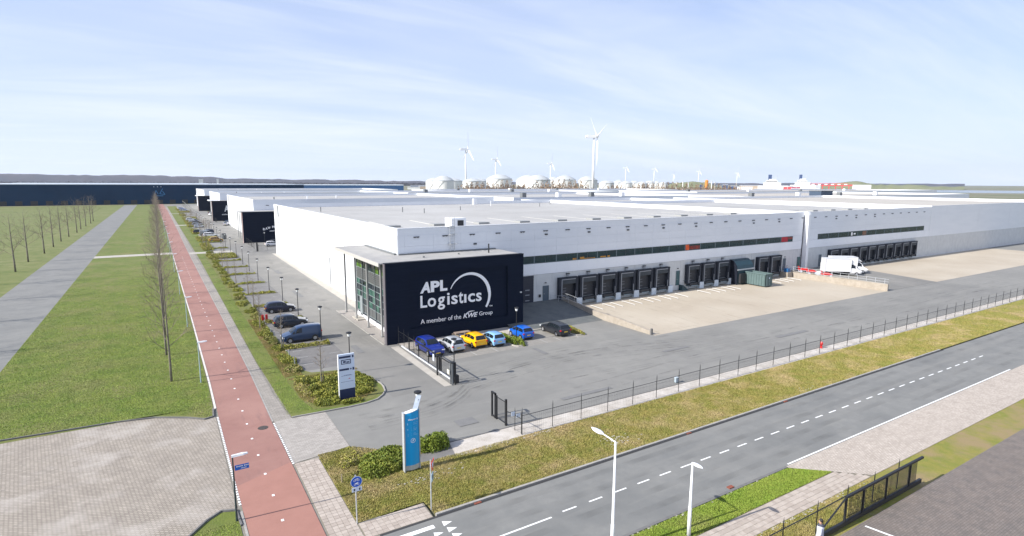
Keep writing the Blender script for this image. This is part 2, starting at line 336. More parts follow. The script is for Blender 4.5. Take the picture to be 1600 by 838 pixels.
def strip(yys, fx0, fx1, z):
    m = MB(); v = []; f = []
    for y in yys: v += [(fx0(y),y,z),(fx1(y),y,z)]
    for i in range(len(yys)-1): f.append((2*i,2*i+1,2*i+3,2*i+2))
    return m.add(v, f)
pw = lambda y: 3.36 if y < 200 else 3.36+(y-200)*0.003
lawn_ys = [y for y in YS2 if y >= 50]
# left lawn, with rounded corner by the brick access
m = strip([50,56,64,72,84,95,105,125,145,163.5], lambda y:-14, lambda y: cl(y)-0.22, Z1); m2 = strip([167.8,190,215,238,280,320,360,406,460,517], lambda y:-14, lambda y: cl(y)-0.22, Z1)
m.add(m2.v, m2.f); m.add([(-14,50.8,Z1),(-4,50.2,Z1),(-1.5,49.7,Z1),(0.6,48.4,Z1),(1.75,47.4,Z1),(2.3,47.5,Z1),(cl(50)-0.22,50,Z1),(-14,50,Z1)],[(0,1,2,3,4,5,6)])
struct('lawn', m, grass_l)
m = MB(); m.add([(-3.5,26.6,Z1),(2.4,26.6,Z1),(2.4,32.6,Z1),(1.65,32.9,Z1),(0.9,32.3,Z1),(-0.6,30.4,Z1),(-3.5,28.5,Z1)],[(0,1,2,3,4,5,6)])
struct('grass_corner', m, grass_l)
ac = struct('access_paving', flat([(-14,28.2),(-3.5,28.2),(-3.5,28.5),(-0.6,30.4),(0.9,32.3),(1.65,32.9),(2.45,32.7),(2.5,47.6),(1.75,47.4),(0.6,48.4),(-1.5,49.7),(-4,50.2),(-14,50.8)][::1], -0.004), brickp)
struct('far_crossing_paving', rect(-14,2.0,163.5,167.8,Z1-0.004), apron)
struct('side_road', rect(-22,-14,-40,517,Z1), road_m)
struct('far_field', rect(-140,-22,-40,517,-0.02), mat('meadow',(0.12,0.14,0.03),0.95,(0.17,0.17,0.06),0.05,9,col3=(0.09,0.12,0.02),scale3=0.35,bump=0.6,bscale=5))
# bicycle path
m = strip([-40,15,26.2,30,36,36.7], lambda y: cl(y), lambda y: cl(y)+pw(y), Z3)
bp = struct('bicycle_path', strip([34.0,36.8]+[y for y in YS2 if y>37], lambda y: cl(y), lambda y: cl(y)+pw(y), Z3), red_m)
wpart('fresh_asphalt_section', flat([(2.68,-40),(6.04,-40),(6.04,36.9),(2.68,35.4)], Z4), red2_m, bp)
for (y0,y1) in [(49.2,163),(168,516)]:
    m = strip([y0]+[y for y in YS2 if y0<y<y1]+[y1], lambda y: cl(y)-0.17, lambda y: cl(y)-0.02, 0.03); wpart('edge_band', m, kerb_m if y0>100 else mat('pale_kerb',(0.62,0.58,0.54),0.9,(0.5,0.46,0.42),3,5), bp)
wpart('edge_band', strip([26.4,31.0,32.4], lambda y: cl(y)-0.15, lambda y: cl(y)-0.02, 0.03), kerb_m, bp)
wpart('paver_band', strip([44.2]+[y for y in YS2 if 45<y<516], lambda y: cl(y)+pw(y)+0.005, lambda y: cl(y)+pw(y)+0.12, 0.02), kerb_m, bp)
# white stones: centre line and both crossing edges
me_dot = MB().box(-0.07,0.07,-0.10,0.10,0,0.012).mesh('marking_stone', white_p)
for i in range(46):
    y = 27.5+2.87*i
    link('marking_stone', me_dot, bp, (cl(y)+pw(y)/2+ (0.02 if y<90 else 0.0), y, Z4+0.002))
me_sq = MB().box(-0.06,0.06,-0.09,0.09,0,0.012).mesh('edge_stone', white_p)
for i in range(46):
    y = 33.2+0.31*i
    link('edge_stone', me_sq, bp, (2.62, y, 0.012))
    if 36.6 < y < 44.0: link('edge_stone', me_sq, bp, (6.12, y, 0.012))
for (x,y) in [(5.3,43.4)]:
    mh = MB().lathe([(0.36,0),(0.36,0.008)], 24, (x,y,Z4)); wpart('manhole_cover', mh, mat('manhole_iron',(0.07,0.055,0.05),0.7,(0.04,0.035,0.03),9,3), bp)
# left pavement of slabs beside the path (far section) and footpath tiles (near)
sw = struct('sidewalk', strip([44.15]+[y for y in YS2 if 45<y<516], lambda y: cl(y)+pw(y)+0.12, lambda y: 7.45 if y<46 else (7.12 if y<110 else max(cl(y)+pw(y)+1.15, 0)), Z2), paver)
struct('crossing_paving', flat([(6.2,36.6),(9.93,37.2),(9.95,44.0),(7.5,44.15),(6.2,44.15)], Z2), mat('crossing_pavers',(0.40,0.37,0.335),0.92,(0.33,0.305,0.275),1.2,8,bump=0.2,brick=(0.30,0.15,0.012,(0.66,0.64,0.6),(0,0,0)),stains=(0.5,(0.28,0.255,0.23),0.56,0.8,(1,1,1))))
for (a,b) in [(161.2,165.0),(268,272),(368,371)]:
    struct('crossing_path', strip([a,b], lambda y: cl(y)+pw(y)+0.13, lambda y: 15.4, Z5), apron)
fp = struct('footpath', flat([(6.16,15),(8.2,15),(8.3,26.28),(11.42,26.47),(11.5,28.05),(7.72,27.95),(7.72,36.5),(6.16,36.5)], -0.012), joint_m)
tm = [MB().box(0,0.285,0,0.285,-0.03,0.0).mesh('paving_tile', t) for t in (tile_a, tile_b)]
cnt = 0
for iy in range(33):
    for ix in range(5):
        x = 6.19+ix*0.302+(0.0 if iy%2==0 else 0.0); y = 26.6+iy*0.302
        if y > 36.3 or cnt > 290: continue
        o = link('paving_tile', tm[rng.random()<0.35], fp, (x, y, rng.uniform(-0.003,0.004))); o.rotation_euler = (rng.uniform(-0.006,0.006), rng.uniform(-0.006,0.006), 0); cnt += 1
st = MB()
for ix in range(12):
    for iy in range(5):
        x = 7.78+ix*0.302; y = 26.5+iy*0.302
        if y+0.29 < 26.45+ (x-8.3)*0.06: continue
        z = rng.uniform(-0.004,0.003); st.box(x,x+0.288,y,y+0.288,-0.03,z, 0 if rng.random()<0.6 else 1)
wpart('paving_tiles', st, [tile_a,tile_b], fp, kind='stuff')

# green strip between path and parking
struct('green_strip', flat([(7.5,44.2),(11.8,44.0),(14.3,44.4),(15.45,45.9),(15.8,47.9),(15.4,50.5),(14.0,53.6),(11.2,54.3),(10.7,55.2),(10.5,61),(10.5,480),(4.9,480),(6.5,240),(7.1,150),(7.15,60)], Z3), grass_l)
# asphalt of the site
struct('site_asphalt', flat([(9.95,37.2),(10.3,35.6),(13.2,34.3),(15.9,34.0),(230,33.75),(230,66),(24.4,66),(24.4,152.6),(150,152.6),(150,183),(24.4,183),(24.4,486),(60,486),(60,520),(8,520),(8,486),(10.4,486),(10.4,44.2),(9.95,44.2)], Z1), asphalt)
struct('access_lane', strip([44.3,60,120,200,300,400,486], lambda y: 15.6, lambda y: 21.4 if y<80 else 23.0, Z2), lane_m)
struct('parking_bays', strip([55.0,100,161], lambda y: 10.5, lambda y: 15.5, Z2+0.001), bay_m)
bays = bpy.data.objects['parking_bays']
me_bl = MB().box(0,1.0,0,0.09,0,0.004).mesh('bay_line', worn_p)
for b0 in [53.6,65.2,77.7,88.7,100,112.1,124.5,136]:
    for k in (1,2,3):
        y = b0+k*2.6+0.8
        if y < 56: continue
        for xx in (11.0,14.2): link('bay_line', me_bl, bays, (xx, y, Z3+0.001))
struct('visitor_bays', strip([50.9,56.4], lambda y: 22.0, lambda y: 42.6, Z2), mat('visitor_asphalt',(0.20,0.19,0.17),0.92,(0.25,0.235,0.21),1.1,8,bump=0.3,bscale=15))
vb = bpy.data.objects['visitor_bays']
for x in (24.65,27.3,29.9,32.4,36.4,38.3,40.8):
    link('bay_line', MB().box(-0.045,0.045,0,1.6,0,0.004).mesh('bay_line', worn_p), vb, (x, 51.0, Z3))
struct('visitor_pavement', flat([(21.9,56.4),(40.2,56.4),(38.4,59.3),(21.6,59.3)], 0.05), mat('visitor_slabs',(0.44,0.40,0.35),0.9,(0.37,0.335,0.29),1.3,7))
struct('concrete_apron', flat([(22.9,79.5),(24.35,79.5),(24.35,152.6),(23.4,153.3)], Z3), apron)
struct('drain_strip', strip([44.3,58.4], lambda y: 20.4+(y-44)*0.008, lambda y: 21.1+(y-44)*0.02, Z3), apron)
struct('gravel_bed', flat([(20.3,59.9),(22.2,59.9),(22.2,79.5),(20.3,79.5)], Z3), mat('bed_gravel',(0.36,0.33,0.30),0.95,(0.24,0.22,0.2),7,8,bump=0.7,bscale=12))
yd = struct('dock_yard', flat([(49.15,46.95),(104.2,46.95),(104.2,65.85),(49.15,65.85)], Z2), conc)
me_j = MB().box(-0.02,0.02,0,18.8,0,0.003).mesh('slab_joint', mat('joint_dark',(0.33,0.28,0.23),0.9))
for k in range(7): link('slab_joint', me_j, yd, (56+k*7.2, 46.97, Z2+0.001))
rp = MB(); rp.add([(38.3,56.0,0.01),(48.9,56.0,0.01),(48.9,65.9,1.2),(36.0,65.9,1.2),(36.0,56.4,0.01)],[(0,1,2,3,4)]); struct('loading_ramp', rp, mat('ramp_asphalt',(0.085,0.095,0.095),0.92,(0.125,0.13,0.125),0.9,8,bump=0.2))  # ramp colour set darker than the site asphalt to deepen its shade
yb = MB(); yb.prism([(104.2,47.0),(122,47.0),(122,65.85),(104.2,65.85)], -0.1, [0.02,0.02,0.9,0.9]); struct('upper_yard', yb, lane_m)
struct('east_yard', rect(122,200,47,65.85,Z2), conc)
# gravel belt and verge along the fence
struct('gravel_strip', flat([(15.55,32.1),(17.2,31.85),(20.9,32.35),(200,32.55),(200,33.8),(16.0,34.05)], Z3), grav)
struct('gravel_patch', flat([(11.9,32.7),(15.55,32.1),(16,34.05),(14.9,34.1),(13,33.2)], Z2), bay_m)
struct('verge', flat([(7.72,28.05),(11.55,28.12),(11.62,26.6),(200,26.6),(200,32.6),(20.9,32.4),(17.2,31.9),(15.5,32.15),(16.0,34.1),(12.6,34.6),(10.2,36.0),(9.9,37.2),(7.72,36.5)], Z1+0.001), grass_v)
# road
road = struct('road', rect(-60,200,19.8,26.4,Z2), road_m)
struct('road_far_side', rect(-60,2.4,26.6,28.2,Z1), grass_l)
me_d = MB().box(0,0.96,-0.05,0.05,0,0.004).mesh('lane_dash', white_p)
for k in range(30): link('lane_dash', me_d, road, (17.72+1.88*k, 23.2, Z3))
wpart('solid_line', rect(11.5,16.88,23.02,23.13,Z3+0.002), white_p, road)
wpart('edge_line', rect(33.4,70,19.86,19.97,Z3+0.002), white_p, road)
wpart('stop_bar', rect(6.3,11.1,25.48,25.79,Z3+0.002), white_p, road)
for k_ in range(5):
    xx_ = 12.05+0.0*k_; yy_ = 25.78-0.62*k_
    wpart('yield_triangle', flat([(xx_-0.5,yy_-0.40),(xx_+0.05,yy_-0.22),(xx_-0.42,yy_+0.06)], Z3+0.002), white_p, road)
wpart('yield_triangle', flat([(10.75,24.75),(11.3,24.9),(10.85,25.15)], Z3+0.002), white_p, road)
for (x,y) in [(13.9,26.3),(31.3,26.32),(43.0,26.32),(27.6,19.9)]:
    wpart('gully_cover', MB().box(x,x+0.42,y-0.02,y+0.22,0,0.06), mat('rusty_gully',(0.25,0.07,0.04),0.8,(0.16,0.05,0.03),6,4), road)
# kerb stones
kb = thing('road_kerb', 'long pale concrete kerb along the far side of the two-lane road', 'kerb', (11.5,26.5,0))
kme = MB().box(0,0.99,-0.06,0.10,-0.1,0.10).mesh('kerb_stone', kerb_m)
for k in range(60): link('kerb_stone', kme, kb, (k*1.0+0.1, 0, rng.uniform(-0.004,0.004)))
wpart('kerb_shade_strip', rect(8.4,72,26.27,26.44,Z3+0.003), mat('painted_kerb_shade',(0.035,0.035,0.036),0.9), kb)  # near-black strip on the road edge, paints the shaded side of the kerb
kn = thing('near_kerb', 'low grey kerb between the road and the near grass verge', 'kerb', (14,19.7,0))
kme2 = MB().box(0,0.99,-0.09,0.09,-0.1,0.05).mesh('kerb_stone', darkkerb)
for k in range(19): link('kerb_stone', kme2, kn, (k*1.0, 0.02, 0))
# near side: grass, crossing bricks, footpath
struct('near_verge', flat([(8.5,17.85),(34.9,17.85),(32.9,19.62),(8.5,19.6)], Z1+0.001), grass_n)
struct('driveway_paving', flat([(33.0,19.62),(34.94,17.9),(36.7,16.28),(200,16.28),(200,19.8),(33.0,19.8)], Z2), brickr)
nf = struct('near_footpath', flat([(8.5,16.28),(36.7,16.28),(34.94,17.85),(8.5,17.85)], -0.012), joint_m)
nt_ = MB()
for ix in range(67):
    for iy in range(5):
        x = 17.0+ix*0.302+(0.15 if iy%2 else 0); y = 16.3+iy*0.305
        if x+0.3 > 36.6-(y-16.3)*1.1: continue
        nt_.box(x,x+0.288,y,y+0.288,-0.03,rng.uniform(-0.006,0.004), 0 if rng.random()<0.55 else 1)
wpart('paving_tiles', nt_, [tile_a,tile_b], nf, kind='stuff')
struct('near_grass', rect(8.5,200,14.0,16.26,Z1), grass_v)
struct('near_yard', rect(8,120,-20,14.0,Z1), mat('brown_paving',(0.21,0.175,0.15),0.9,(0.16,0.14,0.125),1.2,7,brick=(0.24,0.12,0.012,(0.6,0.6,0.6),(0,0,0))))
wpart('bay_line', flat([(30.6,13.75),(30.75,13.75),(31.6,10.0),(31.45,10.0)][::-1], Z2), white_p, bpy.data.objects['near_yard'])
struct('near_left_ground', rect(-60,8.5,-20,19.8,-0.02), grass_n)

struct('planting_bed', flat([(8.7,53.8),(8.8,48),(9.3,45.0),(12,44.5),(14.2,45.0),(15.2,46.3),(15.4,48.0),(15.0,50.3),(14.0,53.2),(11.1,53.9),(10.4,55),(10.4,62),(9.2,62)], Z4+0.004), mat('bed_cover',(0.13,0.15,0.025),0.95,(0.15,0.12,0.05),1.4,9,col3=(0.10,0.115,0.02),scale3=0.6,bump=0.9,bscale=9))
struct('bed_margin', rect(8.6,10.4,62,160,Z4+0.004), MATS['bed_cover'])
# kerbs around the planted head of the green strip
def kerbline(name, label, pts, w=0.09, h=0.11, m=kerb_m, cat='kerb'):
    mb = MB()
    for (a,b) in zip(pts, pts[1:]):
        A = Vector((a[0],a[1],0)); B = Vector((b[0],b[1],0)); d = (B-A).normalized(); n = Vector((-d.y,d.x,0))*w/2
        e = d*0.02
        q = [A-n-e,B-n+e,B+n+e,A+n-e]; mb.prism([(p.x,p.y) for p in q], -0.05, h+rng.uniform(-0.002,0.002))
    o = link(name, mb.mesh(name, m), label=label, cat=cat); return o
kerbline('kerb', 'curved kerb round the planted bed with the white tenant sign', [(7.5,44.17),(9.6,44.05),(11.8,43.96),(13.2,44.05),(14.3,44.4),(15.0,45.1),(15.5,45.9),(15.75,47.0),(15.8,47.9),(15.5,50.2),(14.6,52.6)])
kerbline('kerb', 'pale kerb in front of the glazed entrance gravel bed', [(20.2,59.6),(20.2,79.6)], 0.16, 0.06)
kerbline('kerb', 'kerb at the rounded corner of the left lawn', [(-14,50.7),(-4,50.1),(-1.5,49.6),(0.6,48.3),(1.75,47.3),(2.35,47.5),(2.45,49.2)], 0.1, 0.10, darkkerb)
kerbline('kerb', 'kerb between gravel strip and site asphalt', [(16.05,34.12),(40,33.9),(200,33.85)], 0.08, 0.04, darkkerb)
kerbline('kerb', 'kerb round the near left grass corner beside the bicycle path', [(-3.5,28.45),(-0.6,30.5),(0.9,32.4),(1.65,33.0),(2.35,32.7),(2.45,31)], 0.1, 0.09, darkkerb)

# ---------------------------------------------------------------- warehouses
def panel_mesh(w, h, t, m, g=0.006):
    mb = MB(); mb.box(g, w-g, -t, 0, g, h-g); return mb.mesh('wall_panel', m)
P = 3.84; X0 = 48.28-6*P        # panel grid origin 25.24
def shelter(parent, cx, yf, first=[None]):
    """black dock shelter round a loading door; local origin at facade, ground"""
    if first[0] is None:
        sh = link('dock_shelter', None, parent)
        k = MB(); k.box(-1.72,-1.30,-0.62,-0.02,1.05,4.15); k.box(1.30,1.72,-0.62,-0.02,1.05,4.15)
        k.box(-1.72,1.72,-0.66,-0.02,4.15,4.32)
        sh0 = lpart('side_pads', k, dock_d, sh)
        k = MB(); k.box(-1.30,1.30,-0.58,-0.50,3.35,4.15); lpart('top_curtain', k, dock_g, sh)
        k = MB(); k.box(-1.36,-1.22,-0.65,-0.60,1.15,4.05); k.box(-1.36,1.2,-0.67,-0.625,3.98,4.10); k.box(1.24,1.33,-0.64,-0.59,1.1,2.2); lpart('edge_strip', k, dock_tr, sh)
        k = MB(); k.box(-1.22,1.22,-0.10,-0.03,1.2,3.95)
        for i in range(4): k.box(-1.22,1.22,-0.115,-0.10,1.25+i*0.66,1.87+i*0.66)
        d = lpart('loading_door', k, dock_in, sh)
        k = MB(); k.box(-0.75,-0.15,-0.125,-0.115,2.15,2.3); k.box(-0.75,-0.15,-0.125,-0.115,2.6,2.7); k.box(-0.7,-0.1,-0.125,-0.115,1.55,1.66); lpart('door_window', k, mat('door_light_grey',(0.10,0.11,0.125),0.5), sh)
        k = MB(); k.box(-0.25,1.2,-0.5,-0.13,1.2,3.3); 
        k = MB(); k.box(-1.25,1.25,-0.75,-0.05,0.72,1.12); k.box(-1.2,-0.9,-0.86,-0.75,0.6,1.05); k.box(0.9,1.2,-0.86,-0.75,0.6,1.05); lpart('dock_leveller', k, dock_in, sh)
        k = MB(); k.box(-1.25,1.25,-0.70,-0.05,0.55,0.66); lpart('sill_beam', k, mat('sill_grey',(0.25,0.33,0.38),0.7), sh)
        first[0] = sh
        sh.location = (cx, yf, 0); return sh
    return copy_tree(first[0], (cx, yf, 0), parent=parent)

def hall(label, x0, x1, y0, y1, ztop=12.35, roofm=None, win=None, cols=True, west=True, docks=(), seams=True):
    b = thing('warehouse', label, 'warehouse', (x0,y0,0))
    core = MB(); core.box(x0+0.06,x1-0.06,y0+0.06,y1-0.06,0,ztop-0.85); wpart('wall', core, gap_m, b)
    rf = wpart('roof', rect(x0+0.1,x1-0.1,y0+0.1,y1-0.1,ztop-0.84), roofm or roof_m, b)
    par = MB(); t = 0.28
    par.box(x0,x1,y0,y0+t,ztop-0.86,ztop); par.box(x0,x1,y1-t,y1,ztop-0.86,ztop); par.box(x0,x0+t,y0+t,y1-t,ztop-0.86,ztop); par.box(x1-t,x1,y0+t,y1-t,ztop-0.86,ztop)
    wpart('parapet', par, panel_w, b)
    cap = MB(); par2 = 0.03
    cap.box(x0-par2,x1+par2,y0-par2,y0+t+par2,ztop,ztop+0.05); cap.box(x0-par2,x1+par2,y1-t-par2,y1+par2,ztop+0.002,ztop+0.05)
    cap.box(x0-par2,x0+t+par2,y0+t+par2,y1-t-par2,ztop,ztop+0.05); cap.box(x1-t-par2,x1+par2,y0+t+par2,y1-t-par2,ztop,ztop+0.05)
    wpart('roof_edge_trim', cap, cap_m, b)
    return b, rf
def bare_faces(b, x0, x1, y0, y1, ztop, west=True):
    m = MB(); m.box(x0,x1,y0,y0+0.055,0,5.05,1); m.box(x0,x1,y0-0.01,y0+0.055,5.05,ztop-0.86,0)
    wpart('front_cladding', m, [panel_w,panel_c], b)
    if west:
        m = MB(); m.box(x0-0.0,x0+0.055,y0+0.06,y1-0.06,0,ztop-0.86); wpart('side_cladding', m, panel_w, b)

# --- main hall
b1, rf1 = hall('white warehouse behind the black corner office, with dark window strip and loading docks', 24.35, 109.2, 65.84, 152.6)
Lo = (24.35,65.84,0)
def put(me, name, parent, x, y, z, base=Lo, **k): return link(name, me, parent, (x-base[0], y-base[1], z-base[2]), **k)
pm = {}
def pmesh(w,h,m,key):
    if key not in pm: pm[key] = panel_mesh(w,h,0.04,m)
    return pm[key]
def south_facade(b, base, cols, yf, winx, skip_conc=(), ztop=12.35):
    for (xa,xb) in cols:
        w = round(xb-xa,3)
        hs = 7.80
        rows = [(7.80,9.0),(9.0,10.15),(10.15,11.49)] 
        for (za,zb) in rows: put(pmesh(w,zb-za,panel_w,('w',w,round(zb-za,2))), 'wall_panel', b, xa, yf, za, base)
        if not (winx[0]-0.01 <= xa and xb <= winx[1]+0.01): put(pmesh(w,1.14,panel_w,('w2',w)), 'wall_panel', b, xa, yf, 6.66, base)
        put(pmesh(w,1.58,panel_b,('b',w)), 'wall_panel', b, xa, yf-0.02, 5.07, base)
        put(pmesh(w,1.72,panel_c,('c1',w)), 'concrete_panel', b, xa, yf, 3.33, base)
        put(pmesh(w,3.30,panel_c,('c2',w)), 'concrete_panel', b, xa, yf, 0.03, base)
cols = [(24.37,25.24)]+[(X0+k*P, X0+(k+1)*P) for k in range(21)]+[(105.88,109.0)]
south_facade(b1, Lo, cols, 65.86, (36.7,105.9))
def window_strip(b, base, xa, n, yf, prints={}):
    fm = MB(); fm.box(0,P,-0.03,0.0,0,0.07); fm.box(0,P,-0.03,0.0,1.04,1.11); fm.box(0,0.09,-0.03,0,0.07,1.04); fm.box(P-0.09,P,-0.03,0,0.07,1.04); fme = fm.mesh('window_frame', mull)
    pme = MB().box(0.09,P/2-0.02,-0.012,0,0.07,1.04).mesh('pane', glass_t)
    for k in range(n):
        x = xa+k*P
        w = put(fme, 'window', b, x, yf, 6.67, base)
        link('pane', pme, w); link('pane', pme, w, (P/2-0.05,0,0))
        if k in prints:
            for (a,c,za,zb,m) in prints[k]:
                link('window_print', MB().box(a,c,-0.022,-0.014,za,zb).mesh('window_print', m), w)
window_strip(b1, Lo, 36.76, 18, 65.86-0.02, {3:[(3.0,3.7,0.08,0.32,yellow_p)],4:[(0.5,1.3,0.08,0.4,yellow_p),(1.3,3.4,0.08,0.2,yellow_p)],5:[(0.6,1.7,0.08,0.28,yellow_p),(2.0,2.5,0.1,0.3,yellow_p)],
   10:[(0.15,1.0,0.08,1.0,orange_m),(1.0,3.7,0.15,0.75,mat('rust_print',(0.28,0.03,0.01),0.6,(0.12,0.02,0.02),2.5,3))],17:[(0.2,2.2,0.08,1.0,red_p),(2.3,3.7,0.5,0.95,mat('rust_print',(0.3,0.05,0.02),0.6))]})
fr = MB(); fr.box(38.4,109.2,65.76,65.79,7.76,7.82); wpart('flashing', fr, cap_m, b1)
# drain outlets and overflow pipes near the roof edge
sp1 = MB().box(-0.38,0.38,-0.10,0,0,0.10); sp1.box(-0.30,-0.12,-0.11,0,-0.05,0.0); sp1.box(0.1,0.28,-0.11,0,-0.05,0); sme = sp1.mesh('overflow_outlet', mat('outlet_dark',(0.05,0.055,0.065),0.6))
sme2 = MB().box(-0.22,0.22,-0.12,0,-0.1,0.1).mesh('overflow_outlet', MATS['outlet_dark'])
for k in range(22): put(sme, 'overflow_outlet', b1, 26.8+3.9*k, 65.82, 11.22)
for x in (35.0,46.4,54.2,62.0,69.8,77.6,93.2,101.0): put(sme2, 'overflow_outlet', b1, x, 65.82, 10.75 if x>40 else 10.0)
DOCKC = [50.2+3.84*k for k in (0,1,2,3,4,5,7,8,9,12,13)]
for i,c in enumerate(DOCKC): 
    s_ = shelter(b1, c-Lo[0], 65.82-Lo[1])
lm = MB(); lm.box(-0.28,0.28,-0.30,0.0,0,0.09,0); lm.box(-0.22,0.22,-0.26,-0.04,-0.28,0.0,1); lme = lm.mesh('dock_light', [blackm, dock_tr])
for c in [50.2+3.84*k for k in (0,1,2,3,4,5,7,8,9)]: put(lme, 'dock_light', b1, c+0.1, 65.8, 4.78)
bme = MB().box(-0.52,0.52,-0.7,0,0,1.07).mesh('dock_block', block_m)
for c in [50.2+3.84*k for k in range(0,6)]+[77.1,80.9,84.6]: put(bme, 'dock_block', b1, c+1.95, 65.8, 0.01)
# doors
def door(b, base, x0, x1, z0, z1, m, y=65.82, handle=True):
    d = wpart('door', MB().box(x0,x1,y-0.06,y,z0,z1), m, b)
    fr = MB(); fr.box(x0-0.06,x0,y-0.09,y,z0,z1+0.06); fr.box(x1,x1+0.06,y-0.09,y,z0,z1+0.06); fr.box(x0,x1,y-0.09,y,z1,z1+0.06); wpart('door_frame', fr, mull, d)
    if handle: wpart('handle', MB().box(x0+0.1,x0+0.22,y-0.11,y-0.06,z0+1.0,z0+1.05), steel_m, d)
    return d
door(b1, Lo, 46.0, 46.92, 1.15, 3.28, door_g); door(b1, Lo, 73.3, 74.05, 0.9, 3.3, mat('green_door',(0.03,0.09,0.10),0.5)); door(b1, Lo, 103.2, 103.95, 1.1, 3.42, door_g)
sd_ = wpart('roller_door', MB().box(38.5,44.3,65.74,65.79,1.1,4.98), shutter, b1)
rl = MB()
for k in range(9): rl.box(38.5,44.3,65.72,65.74,1.15+k*0.43,1.50+k*0.43)
wpart('shutter_slat', rl, shutter, sd_, kind='stuff')
q = MB(); 
for zz in (2.9,2.2,1.4): q.box(42.9,43.6,65.70,65.72,zz,zz+0.14)
wpart('vision_strip', q, dock_tr, sd_)
sd2 = wpart('roller_door', MB().box(91.45,94.1,65.74,65.79,0.1,3.92), mat('grey_shutter',(0.07,0.085,0.095),0.6), b1)
for (x,z) in [(45.4,2.0)]: wpart('wall_box', MB().box(x-0.15,x+0.15,65.66,65.80,z-0.25,z+0.15), trim, b1)
for x in (46.4,73.6,103.6,108.9): wpart('door_lamp', MB().box(x-0.12,x+0.12,65.66,65.80,3.72,3.82), trim, b1)
door(b1, Lo, 107.9, 108.7, 1.0, 3.42, mat('green_door2',(0.05,0.12,0.11),0.5))
# pier at the joint of the halls
pr = MB(); pr.prismx([(65.84,0.02),(65.84,12.45),(65.2,12.45),(64.95,11.9),(64.95,0.02)],109.35,110.1); wpart('pier', pr, whitesteel, b1)
# west wall panels
wme = MB().box(-0.04,0,0.012,P-0.012,0.02,11.47).mesh('wall_panel', panel_w)
for k in range(22):
    y = 66.0+k*P*1.024
    put(wme, 'wall_panel', b1, 24.39, y, 0)
for (y,z0_,z1_) in [(98.5,2.6,5.2),(82.5,2.6,5.3)]:
    wpart('downpipe', MB().tube([(24.2,y,z0_-2.3),(24.2,y,z1_)],0.07,8), greym, b1)
dp = MB(); dp.box(24.22,24.34,146.2,147.0,9.6,12.2); wpart('overflow_pipe', dp, greym, b1)
dp = MB(); dp.box(24.24,24.34,146.2,146.9,8.0,8.25); wpart('vent', dp, greym, b1)
# roof details
for (x,ya) in [(35.6,80),(43.2,80),(50.5,79.5),(58.1,79.5),(65.6,79.5),(73,79.5),(80.5,79.5),(88,79.5),(95.5,79.5),(103,79.5),(28.5,80)]:
    wpart('roof_vent', MB().box(x-0.95,x+0.95,ya-0.9-1,ya+0.9-1,11.52,11.80), mat('vent_grey',(0.28,0.285,0.28),0.7), rf1)
    wpart('roof_seam', MB().add([(x-0.2,ya+0.6,11.515),(x+0.2,ya+0.6,11.515),(x+0.9,ya+12,11.515),(x+0.5,ya+12,11.515)],[(0,1,2,3)]), seam_m, rf1)
ss = MB()
for k in range(27): ss.box(26.0+k*3.0,26.06+k*3.0,66.5,152,11.512,11.516)
wpart('membrane_lap', ss, mat('lap_line',(0.42,0.41,0.395),0.8), rf1)
ah = wpart('roof_unit', MB().box(33.9,36.1,70.5,72.6,11.6,13.1), whitesteel, rf1); wpart('grille', MB().box(34.8,35.7,70.44,70.49,11.9,12.8), trim, ah)
for (x,y,h) in [(45,118,1.1),(30,128,1.0),(47.5,112,1.0),(79,139,1.3),(100,140,1.0),(88,128,1.0),(60,120,0.9)]:
    o = thing('x','x','x') if False else None
    wpart('roof_pipe', MB().tube([(x,y,11.5),(x,y,11.5+h)],0.10,6), greym if h<1.2 else whitesteel, rf1)
wb = wpart('roof_cabinet', MB().box(78.4,79.5,148,149,11.5,13.2), whitesteel, rf1)
ld = MB()
for x in (31.25,31.85): ld.box(x-0.03,x+0.03,65.45,65.52,9.25,13.6)
for k in range(12): ld.box(31.25,31.85,65.46,65.5,9.5+k*0.33,9.53+k*0.33)
for z in (10.2,11.4,12.4):
    ld.box(31.1,32.0,65.5,65.8,z,z+0.05); ld.box(31.1,31.16,64.9,65.5,z,z+0.04); ld.box(31.94,32.0,64.9,65.5,z,z+0.04); ld.box(31.1,32.0,64.86,64.9,z,z+0.04)
wpart('access_ladder', ld, galv, b1)

# --- black corner office
BX = (20.45,59.3,0)
off = thing('office_building', 'black box office with white APL Logistics lettering, nearest corner of the site', 'office', BX)
w_ = MB(); w_.box(20.45,23.2,59.3,59.9,0,9.1); w_.box(36.1,38.4,59.3,59.9,0,9.1); w_.box(23.2,36.1,59.3,59.9,7.8,9.1); w_.box(23.2,36.1,59.3,59.9,0,1.5); w_.box(23.2,36.1,59.55,59.9,1.5,7.8)
fw = wpart('front_wall', w_, navy, off)
wpart('end_wall', MB().box(20.36,20.45,59.28,59.95,0.02,9.12), mauve, off)
wpart('side_wall', MB().box(38.1,38.38,59.9,65.8,0,9.1), navy, off)
wpart('inner_block', MB().box(22.45,38.1,59.9,65.8,0.3,8.9), navy_t, off)
rfo = MB(); rfo.box(20.0,38.3,59.95,66.2,9.0,9.14); rfo.box(20.0,24.3,66.2,78.2,9.0,9.14); ro = wpart('roof', rfo, mat('office_roof',(0.30,0.295,0.285),0.85,(0.26,0.255,0.245),0.7,7,col3=(0.34,0.33,0.31),scale3=0.4,stains=(0.5,(0.38,0.35,0.30),0.58,0.8,(1,1,1))), off)
eg_ = mat('canopy_edge',(0.40,0.385,0.36),0.6); wpart('roof_edge', MB().box(19.9,20.0,59.9,78.25,8.78,9.2), eg_, ro); wpart('roof_edge', MB().box(20.0,24.3,78.2,78.3,8.78,9.2), eg_, ro); wpart('roof_edge', MB().box(20.4,38.42,59.27,59.93,9.1,9.19), navy_t, ro)
